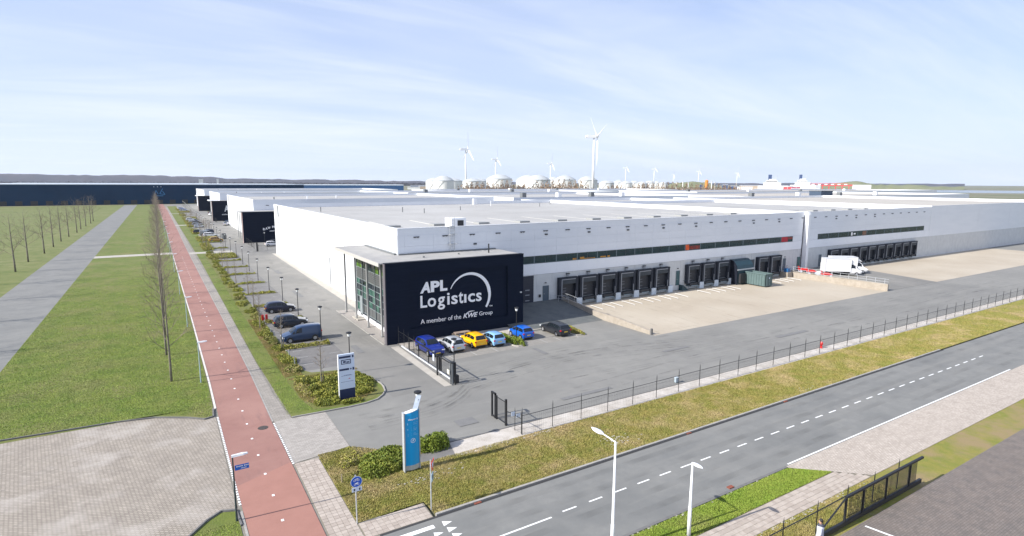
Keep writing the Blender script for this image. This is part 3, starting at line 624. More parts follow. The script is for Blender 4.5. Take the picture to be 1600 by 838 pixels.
wpart('flashing_strip', MB().box(24.0,24.3,66.2,77.9,9.14,9.34), greym, ro); wpart('flashing_strip', MB().box(24.4,38,65.55,65.75,9.14,9.30), greym, ro)
wpart('roof_pipe', MB().tube([(35.2,62.5,9.1),(35.2,62.5,10.3)],0.09,8), blackm, ro); wpart('roof_pipe', MB().tube([(26.2,62.2,9.1),(26.2,62.2,9.35)],0.12,8), greym, ro); wpart('roof_pipe', MB().tube([(31.2,63,9.1),(31.2,63,9.3)],0.12,8), greym, ro)
# glazed west side
gx = 22.2
gl = wpart('curtain_wall', MB().box(22.3,22.45,60.0,76.0,0.3,8.9), navy_t, off)
wpart('plinth', MB().box(22.1,22.4,60.0,76.2,0.0,0.45), whitesteel, off)
bays_y = [(60.1,63.0),(63.0,65.7),(65.7,68.3),(68.3,70.9),(70.9,73.4),(73.4,75.9)]
zs = [0.8,1.9,2.75,3.6,4.45,5.2]
for (ya,yb_) in bays_y:
    for h in (0,1):
        y0_ = ya+0.05+h*(yb_-ya)/2; y1_ = y0_+(yb_-ya)/2-0.08
        for i in range(5):
            gm = glass_g if rng.random() < (0.5 if ya>68 else 0.2) else glass_k
            wpart('pane', MB().box(22.20,22.28,y0_,y1_,zs[i]+0.04,zs[i+1]-0.04), louvre_m if (i==0 and ya<73) else gm, gl)
        wpart('pane', MB().box(22.20,22.28,y0_,y1_,7.75,8.75), glass_g if h else glass_k, gl)
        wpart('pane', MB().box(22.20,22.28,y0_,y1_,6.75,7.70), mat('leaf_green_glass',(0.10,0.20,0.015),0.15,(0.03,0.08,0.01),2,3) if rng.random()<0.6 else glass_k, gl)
    lv = MB()
    for k in range(6): lv.box(22.12,22.26,ya+0.03,yb_-0.03,5.25+k*0.24,5.42+k*0.24)
    wpart('louvre_panel', lv, louvre_m, gl)
mu = MB()
for z in zs+[6.72,7.72,8.8]: mu.box(22.14,22.2,60.05,75.95,z-0.03,z+0.03)
for (ya,yb_) in bays_y+[(75.9,0)]: mu.box(22.12,22.2,ya-0.04,ya+0.04,0.8,8.85)
wpart('mullions', mu, mat('mullion_pale',(0.20,0.235,0.24),0.5), gl)
wpart('entrance_door', MB().box(22.1,22.3,73.6,74.6,0.3,2.9), mat('door_grey2',(0.22,0.25,0.26),0.4), gl)
for y in (63.0,68.2,73.2,78.05):
    po = wpart('column', MB().box(21.08,21.28,y-0.11,y+0.11,0.02,8.95), steel_m, off); wpart('column_foot', MB().box(21.0,21.36,y-0.18,y+0.18,0,0.06), greym, po)
wpart('entrance_step', MB().box(21.0,22.1,72.2,74.6,0,0.16), apron, off)
# lettering
yf = 59.54
for ch,xa,xb,za,zb,sh in [('A',24.55,25.82,5.42,6.70,0.18),('P',25.86,27.00,5.45,6.74,0.0),('L',27.04,27.95,5.47,6.76,0.0)]:
    text('letter', ch, fw, xa, xb, za, zb, yf, letter_m, 0.06, 0.045, sh)
for ch,xa,xb,za,zb in [('L',24.56,25.38,3.75,5.15),('o',25.45,26.50,3.73,4.80),('g',26.70,27.62,3.28,4.80),('i',27.92,28.24,3.76,5.18),('s',28.46,29.28,3.74,4.80),('t',29.41,30.02,3.74,5.12),('\u0131',30.15,30.43,3.76,4.78),('c',30.66,31.60,3.74,4.80),('s',31.76,32.50,3.74,4.80)]:
    text('letter', ch, fw, xa, xb, za, zb, yf, letter_m, 0.06, 0.016)
text('lettering', 'A member of the', fw, 24.56, 29.73, 1.86, 2.40, yf, letter_m, 0.03, 0.0)
text('lettering', 'KWE', fw, 30.0, 31.98, 1.86, 2.42, yf, letter_m, 0.03, 0.02, 0.3)
text('lettering', 'Group', fw, 32.18, 34.05, 1.78, 2.42, yf, letter_m, 0.03, 0.0)
text('lettering', 'TM', fw, 33.60, 34.02, 2.90, 3.06, yf, letter_m, 0.03, 0.01)
def crescent(cx, cz, r, a0, a1, wfun, y, d, n=40, ry=None):
    m = MB(); ry = ry or r; v = []
    for i in range(n+1):
        t = i/n; a = R(a0+(a1-a0)*t); w = wfun(t)
        for rr in (0, w):
            v.append((cx+(r-rr)*math.cos(a), cz+(ry-rr)*math.sin(a)))
    vs = [(p[0],y-d,p[1]) for p in v]+[(p[0],y,p[1]) for p in v]; k = len(v)
    fs = []
    for i in range(n):
        a,b,c,e = 2*i,2*i+1,2*i+3,2*i+2
        fs += [(a,b,c,e),(a,e,e+k,a+k),(b,b+k,c+k,c)]
    m.add(vs, fs); return m
wpart('logo_arc', crescent(30.97,4.55,2.82,158,-37,lambda t: 0.05+0.36*math.sin(math.pi*min(1,0.62*t+0.02))**1.0 if t<0.8 else 0.36-(t-0.8)*0.6,yf,0.06), letter_m, fw)
wpart('swoosh', crescent(31.15,2.15,0.85,165,62,lambda t: 0.02+0.09*math.sin(math.pi*t),yf,0.04,16,0.52), letter_m, fw)
wpart('wall_lamp', MB().box(38.45,38.6,60.1,60.3,4.3,4.5), whitesteel, off); wpart('wall_lamp', MB().box(37.9,38.1,59.15,59.28,4.25,4.4), head, off)

# --- second hall to the east of the main one
b2, rf2 = hall('white warehouse right of the lit pier, with the delivery vans in front', 110.2, 163.6, 65.84, 131.5)
L2 = (110.2,65.84,0)
cols2 = [(110.2,114.5)]+[(114.5+k*P,114.5+(k+1)*P) for k in range(12)]+[(160.58,163.5)]
south_facade(b2, L2, cols2, 65.86, (114.4,160.6))
window_strip(b2, L2, 114.5, 12, 65.84, {3:[(1.2,1.8,0.2,0.9,letter_m),(2.2,3.0,0.4,0.7,letter_m)],4:[(2,3.6,0.1,1.0,mat('brown_print',(0.18,0.09,0.05),0.6))]})
for k in range(13): put(sme, 'overflow_outlet', b2, 113.0+3.9*k, 65.82, 11.22, L2)
for x in (120.8,128.6,136.4): put(sme2, 'overflow_outlet', b2, x, 65.82, 10.75, L2)
for k in range(10): shelter(b2, 120.35+P*k-L2[0], 65.82-L2[1])
door(b2, L2, 115.55, 116.3, 1.0, 3.4, door_g)
for k in range(6): wpart('roof_vent', MB().box(116+k*7.6,117.9+k*7.6,77,78.8,11.52,11.80), MATS['vent_grey'], rf2)
b2b, _ = hall('low flat warehouse beyond the right-hand hall roof', 163.6, 262, 65.84, 150, 12.6, roof_m2); bare_faces(b2b,163.6,262,65.84,150,12.6)
b2c, _ = hall('grey flat-roofed hall behind the right-hand warehouse', 110.2, 163.0, 140, 172, 12.0); bare_faces(b2c,110.2,163.0,140,172,12.0)

# --- rows behind
def office_far(label, y, w=18, letters=None):
    o = thing('office_building', label, 'office', (20.45,y,0))
    fwl = wpart('front_wall', MB().box(20.45,20.45+w,y,y+0.6,0,9.1), navy, o); wpart('end_wall', MB().box(20.36,20.45,y,y+0.6,0,9.1), mat('pink_end',(0.62,0.45,0.42),0.6), o)
    wpart('inner_block', MB().box(22.4,20.3+w,y+0.6,y+6.4,0,8.9), navy_t, o)
    r_ = wpart('roof', MB().box(20.0,20.4+w,y+0.05,y+6.6,9.05,9.2), roof_m, o); wpart('canopy', MB().box(19.9,24.3,y+6.6,y+19,8.85,9.2), cap_m, o)
    wpart('curtain_wall', MB().box(22.2,22.4,y+0.7,y+16.5,0.3,8.85), mat('far_glazing',(0.30,0.36,0.36),0.3,(0.45,0.45,0.44),0.5,4), o)
    for yy in (y+3.7,y+8.9,y+13.9,y+18.7): wpart('column', MB().box(21.08,21.28,yy-0.11,yy+0.11,0,8.9), steel_m, o)
    if letters:
        for (s_,xa,xb,za,zb,bo) in letters: text('lettering', s_, fwl, xa, xb, za, zb, y, letter_m, 0.05, bo)
    return o
office_far('black office box with arched RAW lettering, second from the front', 182.9, 18, [('R',25.85,26.45,3.55,4.25,0.05),('A',26.5,27.15,3.72,4.42,0.05),('W',27.15,27.95,3.92,4.6,0.05),('M',28.42,29.15,4.18,4.85,0.05),('AMST',27.63,29.15,3.12,3.45,0.03)])
office_far('black office box with a large white slanted letter, third from the front', 292, 18, [('A',25.4,27.3,4.2,7.0,0.03),('atlas',24.26,27.1,2.7,3.2,0.02)])
office_far('small black office box at the far end, fourth from the front', 395, 18)
rowlab = [('white warehouse in the second row, its side wall beside the RAW office',189.4,265.5,182.9),('white warehouse in the third row back',299,359,292),('white warehouse in the fourth and farthest row',402,487,395)]
for i,(lab,ya,yb_,_) in enumerate(rowlab):
    xe = [109,109,150][i]
    b, rf = hall(lab, 24.4, xe, ya, yb_, 12.45+0.05*i); bare_faces(b,24.4,xe,ya,yb_,12.45+0.05*i)
    for k in range(int((xe-30)/7.8)): wpart('overflow_outlet', MB().box(28+k*7.8,28.9+k*7.8,ya-0.09,ya-0.01,10.6,10.8), MATS['outlet_dark'], b)
    wpart('overflow_pipe', MB().box(24.25,24.38,yb_-7,yb_-6.2,9.5,12.2), greym, b)
    for k in range(3): wpart('roof_pipe', MB().tube([(34+k*13,ya+22+k*9,11.5),(34+k*13,ya+22+k*9,12.7)],0.2,6), whitesteel if k else greym, rf)
    for k in range(3): wpart('roof_vent', MB().box(30+k*22,32+k*22,ya+18,ya+20,11.5,12.0), MATS['vent_grey'], rf)
east = [('wide grey-roofed warehouse in the second row on the right',112,206,180,262,12.4,roof_m),('beige-roofed warehouse far right beyond the loading yard halls',225,420,150,235,12.2,roof_m2),('long white warehouse in the third row behind the tall turbine line',112,260,285,352,12.5,roof_m),
        ('low white warehouse in front of the storage tanks',180,420,380,450,12.0,roof_m),('flat pale warehouse far right before the harbour',300,640,255,330,12.3,roof_m2)]
for (lab,xa,xb,ya,yb_,zt,rm) in east:
    b, rf = hall(lab, xa, xb, ya, yb_, zt, rm); bare_faces(b,xa,xb,ya,yb_,zt)
    for k in range(4): wpart('roof_cabinet', MB().box(xa+20+k*(xb-xa)/5,xa+22+k*(xb-xa)/5,ya+25,ya+27,zt-0.85,zt+1.2), whitesteel if k%2 else greym, rf)
pl = thing('plant_room', 'dark blue rooftop plant room on the far right roofs', 'plant room', (276,160,11.3)); wpart('walls', MB().box(273,283,157,163,11.36,14.4), mat('plant_navy',(0.035,0.06,0.10),0.6), pl); wpart('roof_cap', MB().box(272.8,283.2,156.8,163.2,14.4,14.6), greym, pl)

# --- dark blue distribution hall across the end of the road
bh = thing('distribution_hall', 'long navy blue hall with pale roof edge closing the far end of the road', 'warehouse', (0,532,0))
wpart('walls', MB().box(-140,111,532,640,0,15.0), farblue, bh); wpart('roof', MB().box(-140.3,111.3,531.7,640.3,15.0,15.6), mat('hall_rim',(0.62,0.68,0.74),0.6), bh)
lg = MB(); 
for (xa,za,xb,zb) in [(-2.2,7.2,-1.2,10.6),(-1.2,10.6,0.2,7.6),(3.4,12,1.2,8.0),(1.2,8.0,4.8,7.4),(4.8,7.4,3.2,10.0),(-1,6.4,3.6,6.4)]:
    lg.tube([(xa,531.9,za),(xb,531.9,zb)],0.28,5)
wpart('logo', lg, mat('logo_blue',(0.02,0.17,0.38),0.6), bh)
for k in range(3): wpart('logo_dot', MB().box(-2.6+k*2.4,-2.1+k*2.4,531.6,531.95,13.2,13.7), sign_w, bh)
dk = MB()
for k in range(30): dk.box(-130+k*8.6,-126+k*8.6,531.7,531.98,0.2,3.2)
wpart('dock_doors', dk, trim, bh, kind='stuff')
bh2 = thing('distribution_hall', 'farther blue hall with orange and white logos left of the tanks', 'warehouse', (*polar(72,900),0))
for nm,a0,a1,d,z0_,z1_,m in [('walls',69.3,78.6,900,0,13.0,mat('azure_hall',(0.012,0.075,0.20),0.6)),('walls',86.5,99,1150,0,13.5,farblue)]:
    p0 = polar(a0,d); p1 = polar(a1,d); n_ = Vector((p1[1]-p0[1],-(p1[0]-p0[0]),0)).normalized()*-60
    poly = [p0,(p0[0]-n_.x*-1,p0[1]-n_.y*-1),(p1[0]-n_.x*-1,p1[1]-n_.y*-1),p1]
    mb = MB(); mb.prism(poly, z0_, z1_); mb2 = MB(); mb2.prism(poly, z1_, z1_+1.1); wpart(nm, mb, m, bh2); wpart('roof_edge', mb2, MATS['hall_rim'], bh2)
for a,wd_,m,z0_,z1_ in [(70.9,6,sign_w,7,11),(74.3,11,yellow_p,6,11)]:
    p = polar(a,896); q = polar(a-0.4,896); d = (Vector((q[0]-p[0],q[1]-p[1],0))).normalized(); nv = Vector((d.y,-d.x,0)); 
    P0 = Vector((p[0],p[1],0)); mb = MB(); pts = [P0-d*wd_,P0+d*wd_,P0+d*wd_+nv*1.0,P0-d*wd_+nv*1.0]; mb.prism([(v.x,v.y) for v in pts], z0_, z1_); wpart('logo', mb, m, bh2)

# ---------------------------------------------------------------- fences, gates
def mesh_fence(name, label, pts, h=1.78, wire=True, parentname=None, topr=0.022):
    f = thing(name, label, 'fence', (pts[0][0],pts[0][1],0)); pme_ = MB(); pme_.tube([(0,0,0),(0,0,h),(0,0,h+0.28)],[0.028,0.028,0.006],6); pme = pme_.mesh('post', blackm)
    for (x,y) in pts: link('post', pme, f, (x-pts[0][0],y-pts[0][1],0))
    r_ = MB(); 
    for a,b in zip(pts,pts[1:]): r_.tube([(a[0],a[1],h-0.33),(b[0],b[1],h-0.33)],topr,5)
    wpart('top_rail', r_, blackm, f)
    w = MB()
    for a,b in zip(pts,pts[1:]):
        A = Vector((a[0],a[1],0)); B = Vector((b[0],b[1],0)); L_ = (B-A).length; n_ = int(L_/0.16)
        for k in range(1,n_):
            p = A.lerp(B,k/n_); w.box(p.x-0.0022,p.x+0.0022,p.y-0.0022,p.y+0.0022,0.04,h-0.33)
        d = (B-A).normalized(); nn_ = Vector((-d.y,d.x,0))*0.0022
        for z in (0.1,0.45,0.85,1.2): 
            w.prism([(q.x,q.y) for q in (A-nn_,B-nn_,B+nn_,A+nn_)], z, z+0.005)
    wpart('mesh_wires', w, blackm, f, kind='stuff')
    return f
fpts = [(21.03+2.717*k, 32.50+ (0.2*min(1,k/8))) for k in range(42)]
F1 = mesh_fence('wire_fence', 'long thin black wire fence on the gravel strip along the site', fpts)
mesh_fence('wire_fence', 'short black fence panel joining the gate post to the corner post', [(20.86,34.4),(20.98,33.4),(21.03,32.6)], 1.5)
for x,w_2 in ((20.95,0.32),(21.3,0.42)):
    pass
sg = thing('notice_board', 'two small white notices on the fence beside the right-hand gate posts', 'notice', (20.7,33.2,1.1))
wpart('plate', MB().box(20.62,20.9,33.30,33.32,1.2,1.5), sign_w, sg); wpart('plate', MB().box(20.98,21.3,33.20,33.22,1.05,1.3), sign_w, sg)
# right gate leaf
gt = thing('gate_post_frame', 'black gate post frame with mesh panel standing at the right of the site entrance', 'gate', (20.85,35.6,0))
for y in (36.55,36.05): wpart('gate_post', MB().box(20.8,20.92,y-0.06,y+0.06,0,2.0), blackm, gt)
wpart('top_bar', MB().box(20.8,20.92,35.99,36.61,1.9,2.02), blackm, gt); wpart('bottom_bar', MB().box(20.8,20.9,36.05,36.5,0.05,0.15), blackm, gt)
wpart('gate_post', MB().box(20.79,20.93,34.4,34.54,0,2.05), blackm, gt); wpart('gate_post', MB().box(20.8,20.92,35.8,35.9,0,1.9), blackm, gt)
q = MB()
for k in range(12): y = 34.6+k*0.1; q.box(20.855,20.865,y,y+0.008,0.15,1.8)
q.box(20.84,20.88,34.54,35.8,1.78,1.83); q.box(20.84,20.88,34.54,35.8,0.12,0.17); wpart('mesh_panel', q, blackm, gt, kind='stuff')
# sliding gate along x~21.3
sgt = thing('sliding_gate', 'open black sliding gate with pale bottom rail in front of the dark blue car', 'gate', (21.3,50,0))
wpart('bottom_rail', MB().box(21.27,21.37,44.6,57.2,0.28,0.42), mat('rail_alu',(0.62,0.64,0.67),0.4,metallic=0.3), sgt)
wpart('top_rail', MB().box(21.28,21.36,44.6,54.9,1.78,1.86), blackm, sgt)
for y in (44.65,47.3,49.9,52.4,54.9): wpart('upright', MB().box(21.28,21.36,y-0.03,y+0.03,0.42,1.78), blackm, sgt)
q = MB()
for k in range(85): y = 44.7+k*0.12; q.box(21.317,21.323,y,y+0.006,0.42,1.78)
for z in (0.7,1.0,1.3,1.55): q.box(21.318,21.322,44.7,54.9,z,z+0.006)
wpart('mesh_infill', q, blackm, sgt, kind='stuff')
wpart('notice', MB().box(21.2,21.23,48.3,48.62,1.1,1.75), sign_w, sgt)
gp = thing('gate_post_frame', 'black gate guide frame with a white notice at the left of the site entrance', 'gate', (21.3,44.4,0))
for y in (44.25,44.62): wpart('gate_post', MB().box(21.12,21.24,y-0.05,y+0.05,0,2.0), greym, gp)
for y in (44.25,44.62): wpart('gate_post', MB().box(21.42,21.52,y-0.05,y+0.05,0,2.0), blackm, gp)
wpart('top_bar', MB().box(21.12,21.52,44.2,44.67,2.0,2.07), blackm, gp); wpart('motor_box', MB().box(21.6,21.9,44.4,44.8,0,0.75), trim, gp); wpart('notice', MB().box(20.98,21.0,44.5,44.95,0.95,1.35), mat('cream_plate',(0.62,0.60,0.50),0.6), gp)
gp2 = thing('gate_post_frame', 'black gate guide posts in front of the dark blue car', 'gate', (21.2,47.5,0))
for (x,y) in ((21.12,47.4),(21.55,47.5)): wpart('gate_post', MB().box(x-0.06,x+0.06,y-0.06,y+0.06,0,1.95), blackm, gp2)
wpart('gate_post', MB().box(21.5,21.56,47.9,47.98,0,1.9), blackm, gp2); wpart('top_bar', MB().box(21.12,21.55,47.42,47.5,1.9,1.95), blackm, gp2)
mesh_fence('wire_fence', 'black mesh fence beside the black office corner along the lane', [(21.62,58.9),(21.68,57.4),(21.60,55.9),(21.55,54.2)], 1.9)
bar = MB(); bar.tube([(21.7,59.0,2.0),(21.62,56.9,1.9)],0.015,5)
# gate of second unit
mesh_fence('wire_fence', 'dark mesh fence and gate in front of the RAW office yard', [(21.0,182),(21.0,177),(21.0,171),(21.0,166)], 1.9)
mesh_fence('wire_fence', 'dark mesh gate across the yard between the first two halls', [(21.2,159.6),(21.2,160.8),(23.5,160.9),(25.9,161.0),(28.3,161.0)], 1.7)
mesh_fence('wire_fence', 'dark fence in front of the third black office', [(21.0,291),(21.0,285),(21.0,279)], 1.9)
gpf = thing('gate_post_frame', 'thick dark gate post beside the lane at the second yard', 'gate', (20.9,160,0)); wpart('gate_post', MB().box(20.7,21.0,159.3,159.8,0,2.4), blackm, gpf)
# near right: fence and cantilever gate
npts = [(19.2,14.75),(22.0,14.74),(24.78,14.73),(27.7,14.72),(30.6,14.74),(33.4,14.74),(36.2,14.74)]
mesh_fence('wire_fence', 'black wire fence at the bottom right beside the near footpath', npts, 1.62, topr=0.03)
ng = thing('sliding_gate', 'heavy black barred sliding gate in the bottom right corner', 'gate', (30,14.25,0))
wpart('bottom_beam', MB().box(26.6,38,14.2,14.34,0.12,0.36), blackm, ng); wpart('top_rail', MB().box(29.5,38,14.21,14.33,1.68,1.80), blackm, ng)
barme = MB().box(-0.012,0.012,-0.012,0.012,0.36,1.68).mesh('bar', blackm)
for k in range(58): link('bar', barme, ng, (-0.1+k*0.13, 0.02, 0))
for x in (29.55,31.3,33.8,36.5): wpart('upright', MB().box(x-0.05,x+0.05,14.22,14.32,0.36,1.68), blackm, ng)
wpart('brace', MB().tube([(29.5,14.27,1.7),(26.8,14.27,0.3)],0.045,6), blackm, ng)

# ---------------------------------------------------------------- lamp posts
def lot_lamp():
    t = thing('lamp_post', 'x', 'street lamp', (0,0,0), 0, 'black lamp posts along the parking lane')
    lpart('pole', MB().tube([(0,0,0),(0,0,0.6),(0,0,3.55)],[0.06,0.05,0.042],8), blackm, t)
    lpart('lamp_glass', MB().lathe([(0.07,3.55),(0.13,3.62),(0.16,3.86)],12), mat('lamp_lens',(0.72,0.74,0.74),0.3), t)
    lpart('lamp_cap', MB().lathe([(0.20,3.86),(0.26,3.90),(0.25,3.99),(0.06,4.05)],16), blackm, t, smooth=False)
    return t
L0 = lot_lamp(); L0.location = (21.84,45.25,0); L0['label'] = 'black lamp post between the site gate posts and the silver car'
ly = [52.27,65.18,77.71,88.4,100,112.15,124.51,135.6,147.6,159.6,171.6,184.4,196.5]+[208.5+12.1*k for k in range(23)]
for i,y in enumerate(ly):
    lab = 'black lamp post rising behind the white tenant sign' if i==0 else '%s black lamp post along the parked cars, counting back from the white tenant sign' % ordinal(i-1)
    copy_tree(L0, (14.6+(-0.3 if i==0 else 0.0)+0.1*math.sin(i), y, 0), 0, lab)
copy_tree(L0, (33.62,53.3,0), 0, 'black lamp post in the hedge between the two small blue cars')
copy_tree(L0, (13.95,34.6,0), 0, 'black lamp post standing right behind the bright blue sign')
copy_tree(L0, (24.6,172,0), 0, 'black lamp post in the yard of the RAW office')
def path_lamp(x, y, z, armdir, label, h=3.8, dark=False):
    t = thing('lamp_post', label, 'street lamp', (x,y,z), armdir)
    lpart('pole', MB().tube([(0,0,0),(0,0,h*0.25),(0,0,h-0.05)],[0.055,0.05,0.035],8), mat('dark_green_pole',(0.018,0.035,0.04),0.5) if dark else mat('grey_green_pole',(0.30,0.40,0.42),0.5), t)
    lpart('lamp_head', MB().add([(-0.05,-0.05,h-0.12),(0.55,-0.10,h-0.06),(0.75,-0.05,h-0.04),(0.75,0.05,h-0.04),(0.55,0.10,h-0.06),(-0.05,0.05,h-0.12),(-0.05,-0.04,h+0.0),(0.5,-0.08,h+0.03),(0.72,-0.04,h+0.02),(0.72,0.04,h+0.02),(0.5,0.08,h+0.03),(-0.05,0.04,h+0.0)],
          [(5,4,3,2,1,0),(6,7,8,9,10,11),(0,1,7,6),(1,2,8,7),(2,3,9,8),(3,4,10,9),(4,5,11,10),(5,0,6,11)]), mat('lamp_head_white',(0.72,0.74,0.78),0.4), t)
    return t
near = path_lamp(2.29,31.58,0,R(-5),'dark path lamp post with the blue street name plate on it',3.75,True)
sn = link('street_sign', None, None); sn.location=(2.34,31.55,3.05); sn['label']='small blue street name plate fixed high on the nearest path lamp'; sn['category']='street sign'; WL[sn.name]=(2.34,31.55,3.05)
wpart('plate', MB().box(2.36,3.05,31.52,31.545,2.88,3.16), sblue, sn)
wl = MB()
x = 2.44
for w_3 in (0.05,0.04,0.05,0.04,0.03,0.05,0.0,0.06,0.04,0.05,0.04):
    if w_3: wl.box(x,x+w_3*0.8,31.514,31.519,3.05,3.11)
    x += w_3+0.012 if w_3 else 0.04
x = 2.66
for w_3 in (0.04,0.05,0.04,0.05,0.04): wl.box(x,x+w_3*0.8,31.514,31.519,2.94,2.98); x += w_3+0.01
wpart('white_lettering', wl, letter_m, sn)
for i,(x,y) in enumerate([(2.03,56.6),(1.89,79.97),(1.78,104.33),(1.6,130),(1.4,156),(1.3,182),(1.0,210),(0.9,236)]):
    path_lamp(x,y,0,R(-5),'%s slim grey path lamp on the lawn edge, counting back along the bicycle path' % ordinal(i),3.8)
copy_y = 104
lh = []
def street_light(x, y, h, ang, arm, label, head_l, up_):
    t = thing('street_light', label, 'street lamp', (x,y,0), ang)
    lpart('pole', MB().tube([(0,0,0),(0,0,1.6),(0,0,1.65),(0,0,h)],[0.10,0.095,0.075,0.045],10), whitesteel, t, smooth=True)
    if arm: lpart('arm', MB().tube([(0,0,h-0.02),(arm*0.6,0,h+up_*0.6),(arm,0,h+up_)],0.032,8), whitesteel, t)
    hm = MB(); a = arm; z = h+up_
    pts = []; k = 10
    prof = [(0,0.03,0.03),(0.12,0.11,0.05),(0.35*1,0.15,0.07),(0.7,0.13,0.06),(1.0,0.03,0.02)]
    vs = []; 
    for (tt,wd2,ht) in prof:
        for j in range(k):
            an = 2*math.pi*j/k; vs.append((a+tt*head_l, wd2*math.cos(an)*head_l/0.75, z+ht*math.sin(an)*1.1+tt*head_l*up_*0.6))
    fs = [(i*k+j,(i+1)*k+j,(i+1)*k+(j+1)%k,i*k+(j+1)%k) for i in range(len(prof)-1) for j in range(k)]+[tuple(range(k)),tuple(range(len(prof)*k-1,(len(prof)-1)*k-1,-1))]
    hm.add(vs, fs); lpart('lamp_head', hm, mat('lamp_head_white',(0.72,0.74,0.78),0.4), t, smooth=True)
    return t
street_light(17.58,19.0,5.85,R(92),0.85,'tall white street light at the near kerb, its arm reaching over the road',0.85,0.06)
street_light(21.95,18.05,4.05,R(-90),0.0,'shorter white street light beside the near footpath, right of the tall one',0.65,-0.02)

# ---------------------------------------------------------------- signs
bs = thing('site_sign', 'tall bright blue curved site sign with white text by the entrance', 'sign', (12.35,31.87,0))
k = MB(); n_ = 10; prof = []
for i in range(n_+1):
    t = i/n_; prof.append((11.90+0.94*t, 31.78-0.13*math.sin(math.pi*t)+0.0))
poly = prof+[(12.84,31.98),(11.90,31.98)]
zt = [3.82+0.16*((p[0]-11.9)/0.94) for p in poly]
k.prism(poly, 0.42, zt); face = wpart('sign_face', k, blue_s, bs)
k = MB(); k.prism(poly, 0.1, 0.42); wpart('steel_base', k, galv, bs)
k = MB(); k.box(11.82,11.895,31.70,32.02,0.0,3.9); wpart('edge_profile', k, galv, bs); k = MB(); k.box(12.845,12.90,31.74,32.0,0.0,4.0); wpart('edge_profile', k, galv, bs)
k = MB(); k.prism(poly, [z+0.002 for z in zt], [z+0.05 for z in zt]); wpart('top_plate', k, whitesteel, bs)
yb0 = 31.66
text('lettering','Westpoort 12',face,12.10,12.72,3.36,3.49,yb0,letter_m,0.012,0.01)
def textlines(parent, rows, y, m):
    mb = MB()
    for (x0_,x1_,z) in rows:
        x = x0_
        while x < x1_:
            w = random.uniform(0.025,0.05); mb.box(x,min(x+w,x1_),y-0.006,y,z,z+0.032); x += w+random.choice((0.012,0.012,0.03))
    return wpart('small_text', mb, m, parent)
textlines(face, [(12.36,12.70,3.20),(12.36,12.66,3.10),(12.30,12.5,2.90),(12.30,12.66,2.80),(12.30,12.60,2.71),(12.30,12.56,2.50),(12.30,12.70,2.40)], yb0, mat('pale_blue_text',(0.25,0.55,0.78),0.6))
ic = MB(); ic.box(12.04,12.18,31.70,31.71,3.10,3.22); ic.box(12.05,12.17,31.70,31.71,2.76,2.84); ic.box(12.08,12.13,31.70,31.71,2.34,2.52); wpart('icon', ic, mat('pale_blue_text',(0.25,0.55,0.78),0.6), face)
rg = MB()
for i in range(20):
    a0,a1 = 2*math.pi*i/20, 2*math.pi*(i+1)/20; f = lambda a,r: (12.39+r*math.cos(a), 31.645, 2.05+r*math.sin(a))
    rg.add([f(a0,0.13),f(a1,0.13),f(a1,0.155),f(a0,0.155)],[(0,1,2,3)])
rg.add([(12.33,31.645,2.02),(12.37,31.645,1.97),(12.47,31.645,2.11),(12.44,31.645,2.13)],[(0,1,2,3)]); rg.add([(12.35,31.644,2.10),(12.41,31.644,2.10),(12.41,31.644,2.12),(12.35,31.644,2.12)],[(0,1,2,3)])
wpart('ring_logo', rg, letter_m, face)
# solar panel on the sign
k = MB(); A0 = Vector((12.60,31.8,3.93)); d = Vector((0.34,0.25,0.66)).normalized(); s_ = Vector((0.75,-0.6,0)).normalized(); n3 = d.cross(s_).normalized()
c_ = [A0+s_*-0.16, A0+s_*0.16, A0+s_*0.16+d*0.95, A0-s_*0.16+d*0.95]; vs = [tuple(v) for v in c_]+[tuple(v+n3*0.03) for v in c_]
k.add(vs,[(0,1,2,3),(7,6,5,4),(0,4,5,1),(1,5,6,2),(2,6,7,3),(3,7,4,0)])
spn = wpart('solar_panel', k, mat('solar_back',(0.24,0.29,0.36),0.4,(0.32,0.37,0.44),6,3), bs); wpart('panel_strut', MB().tube([(12.75,31.9,3.95),(12.95,31.95,4.2),(12.9,31.98,4.55)],0.02,5), galv, spn)

ws = thing('tenant_sign', 'white and navy tenant sign board standing in the planted bed', 'sign', (12.25,45.9,0))
bd = wpart('board', MB().box(11.62,12.92,45.86,46.02,0.9,3.88), sign_w, ws); wpart('navy_base', MB().box(11.63,12.91,45.87,46.01,0.0,0.9), sign_n, ws); wpart('board_edge', MB().box(11.57,11.62,45.85,46.03,0.0,3.88), whitesteel, ws)
st = MB(); st.box(11.66,12.62,45.845,45.86,3.56,3.72); st.box(12.74,12.86,45.845,45.86,3.54,3.74); st.box(11.66,12.45,45.845,45.86,2.50,2.66); st.box(12.55,12.66,45.845,45.86,2.52,2.63); st.box(12.74,12.88,45.845,45.86,2.46,2.68); wpart('navy_band', st, sign_n, bd)
st = MB(); st.box(11.82,12.62,45.845,45.86,3.36,3.42); st.box(11.82,12.62,45.845,45.86,3.04,3.09); st.box(11.82,11.88,45.845,45.86,3.09,3.36); st.box(12.56,12.62,45.845,45.86,3.09,3.36); st.box(11.98,12.2,45.845,45.86,3.16,3.3); st.box(12.25,12.5,45.845,45.86,3.14,3.24); wpart('logo', st, sign_n, bd)
wpart('logo', MB().add([(12.35,45.855,1.72),(12.45,45.855,1.80),(12.58,45.855,1.74)],[(0,2,1)]), red_p, bd)
textlines(bd, [(11.8,12.7,2.02),(11.75,12.8,1.50)], 45.86, ink); textlines(bd, [(12.0,12.6,2.07)], 45.86, ink)

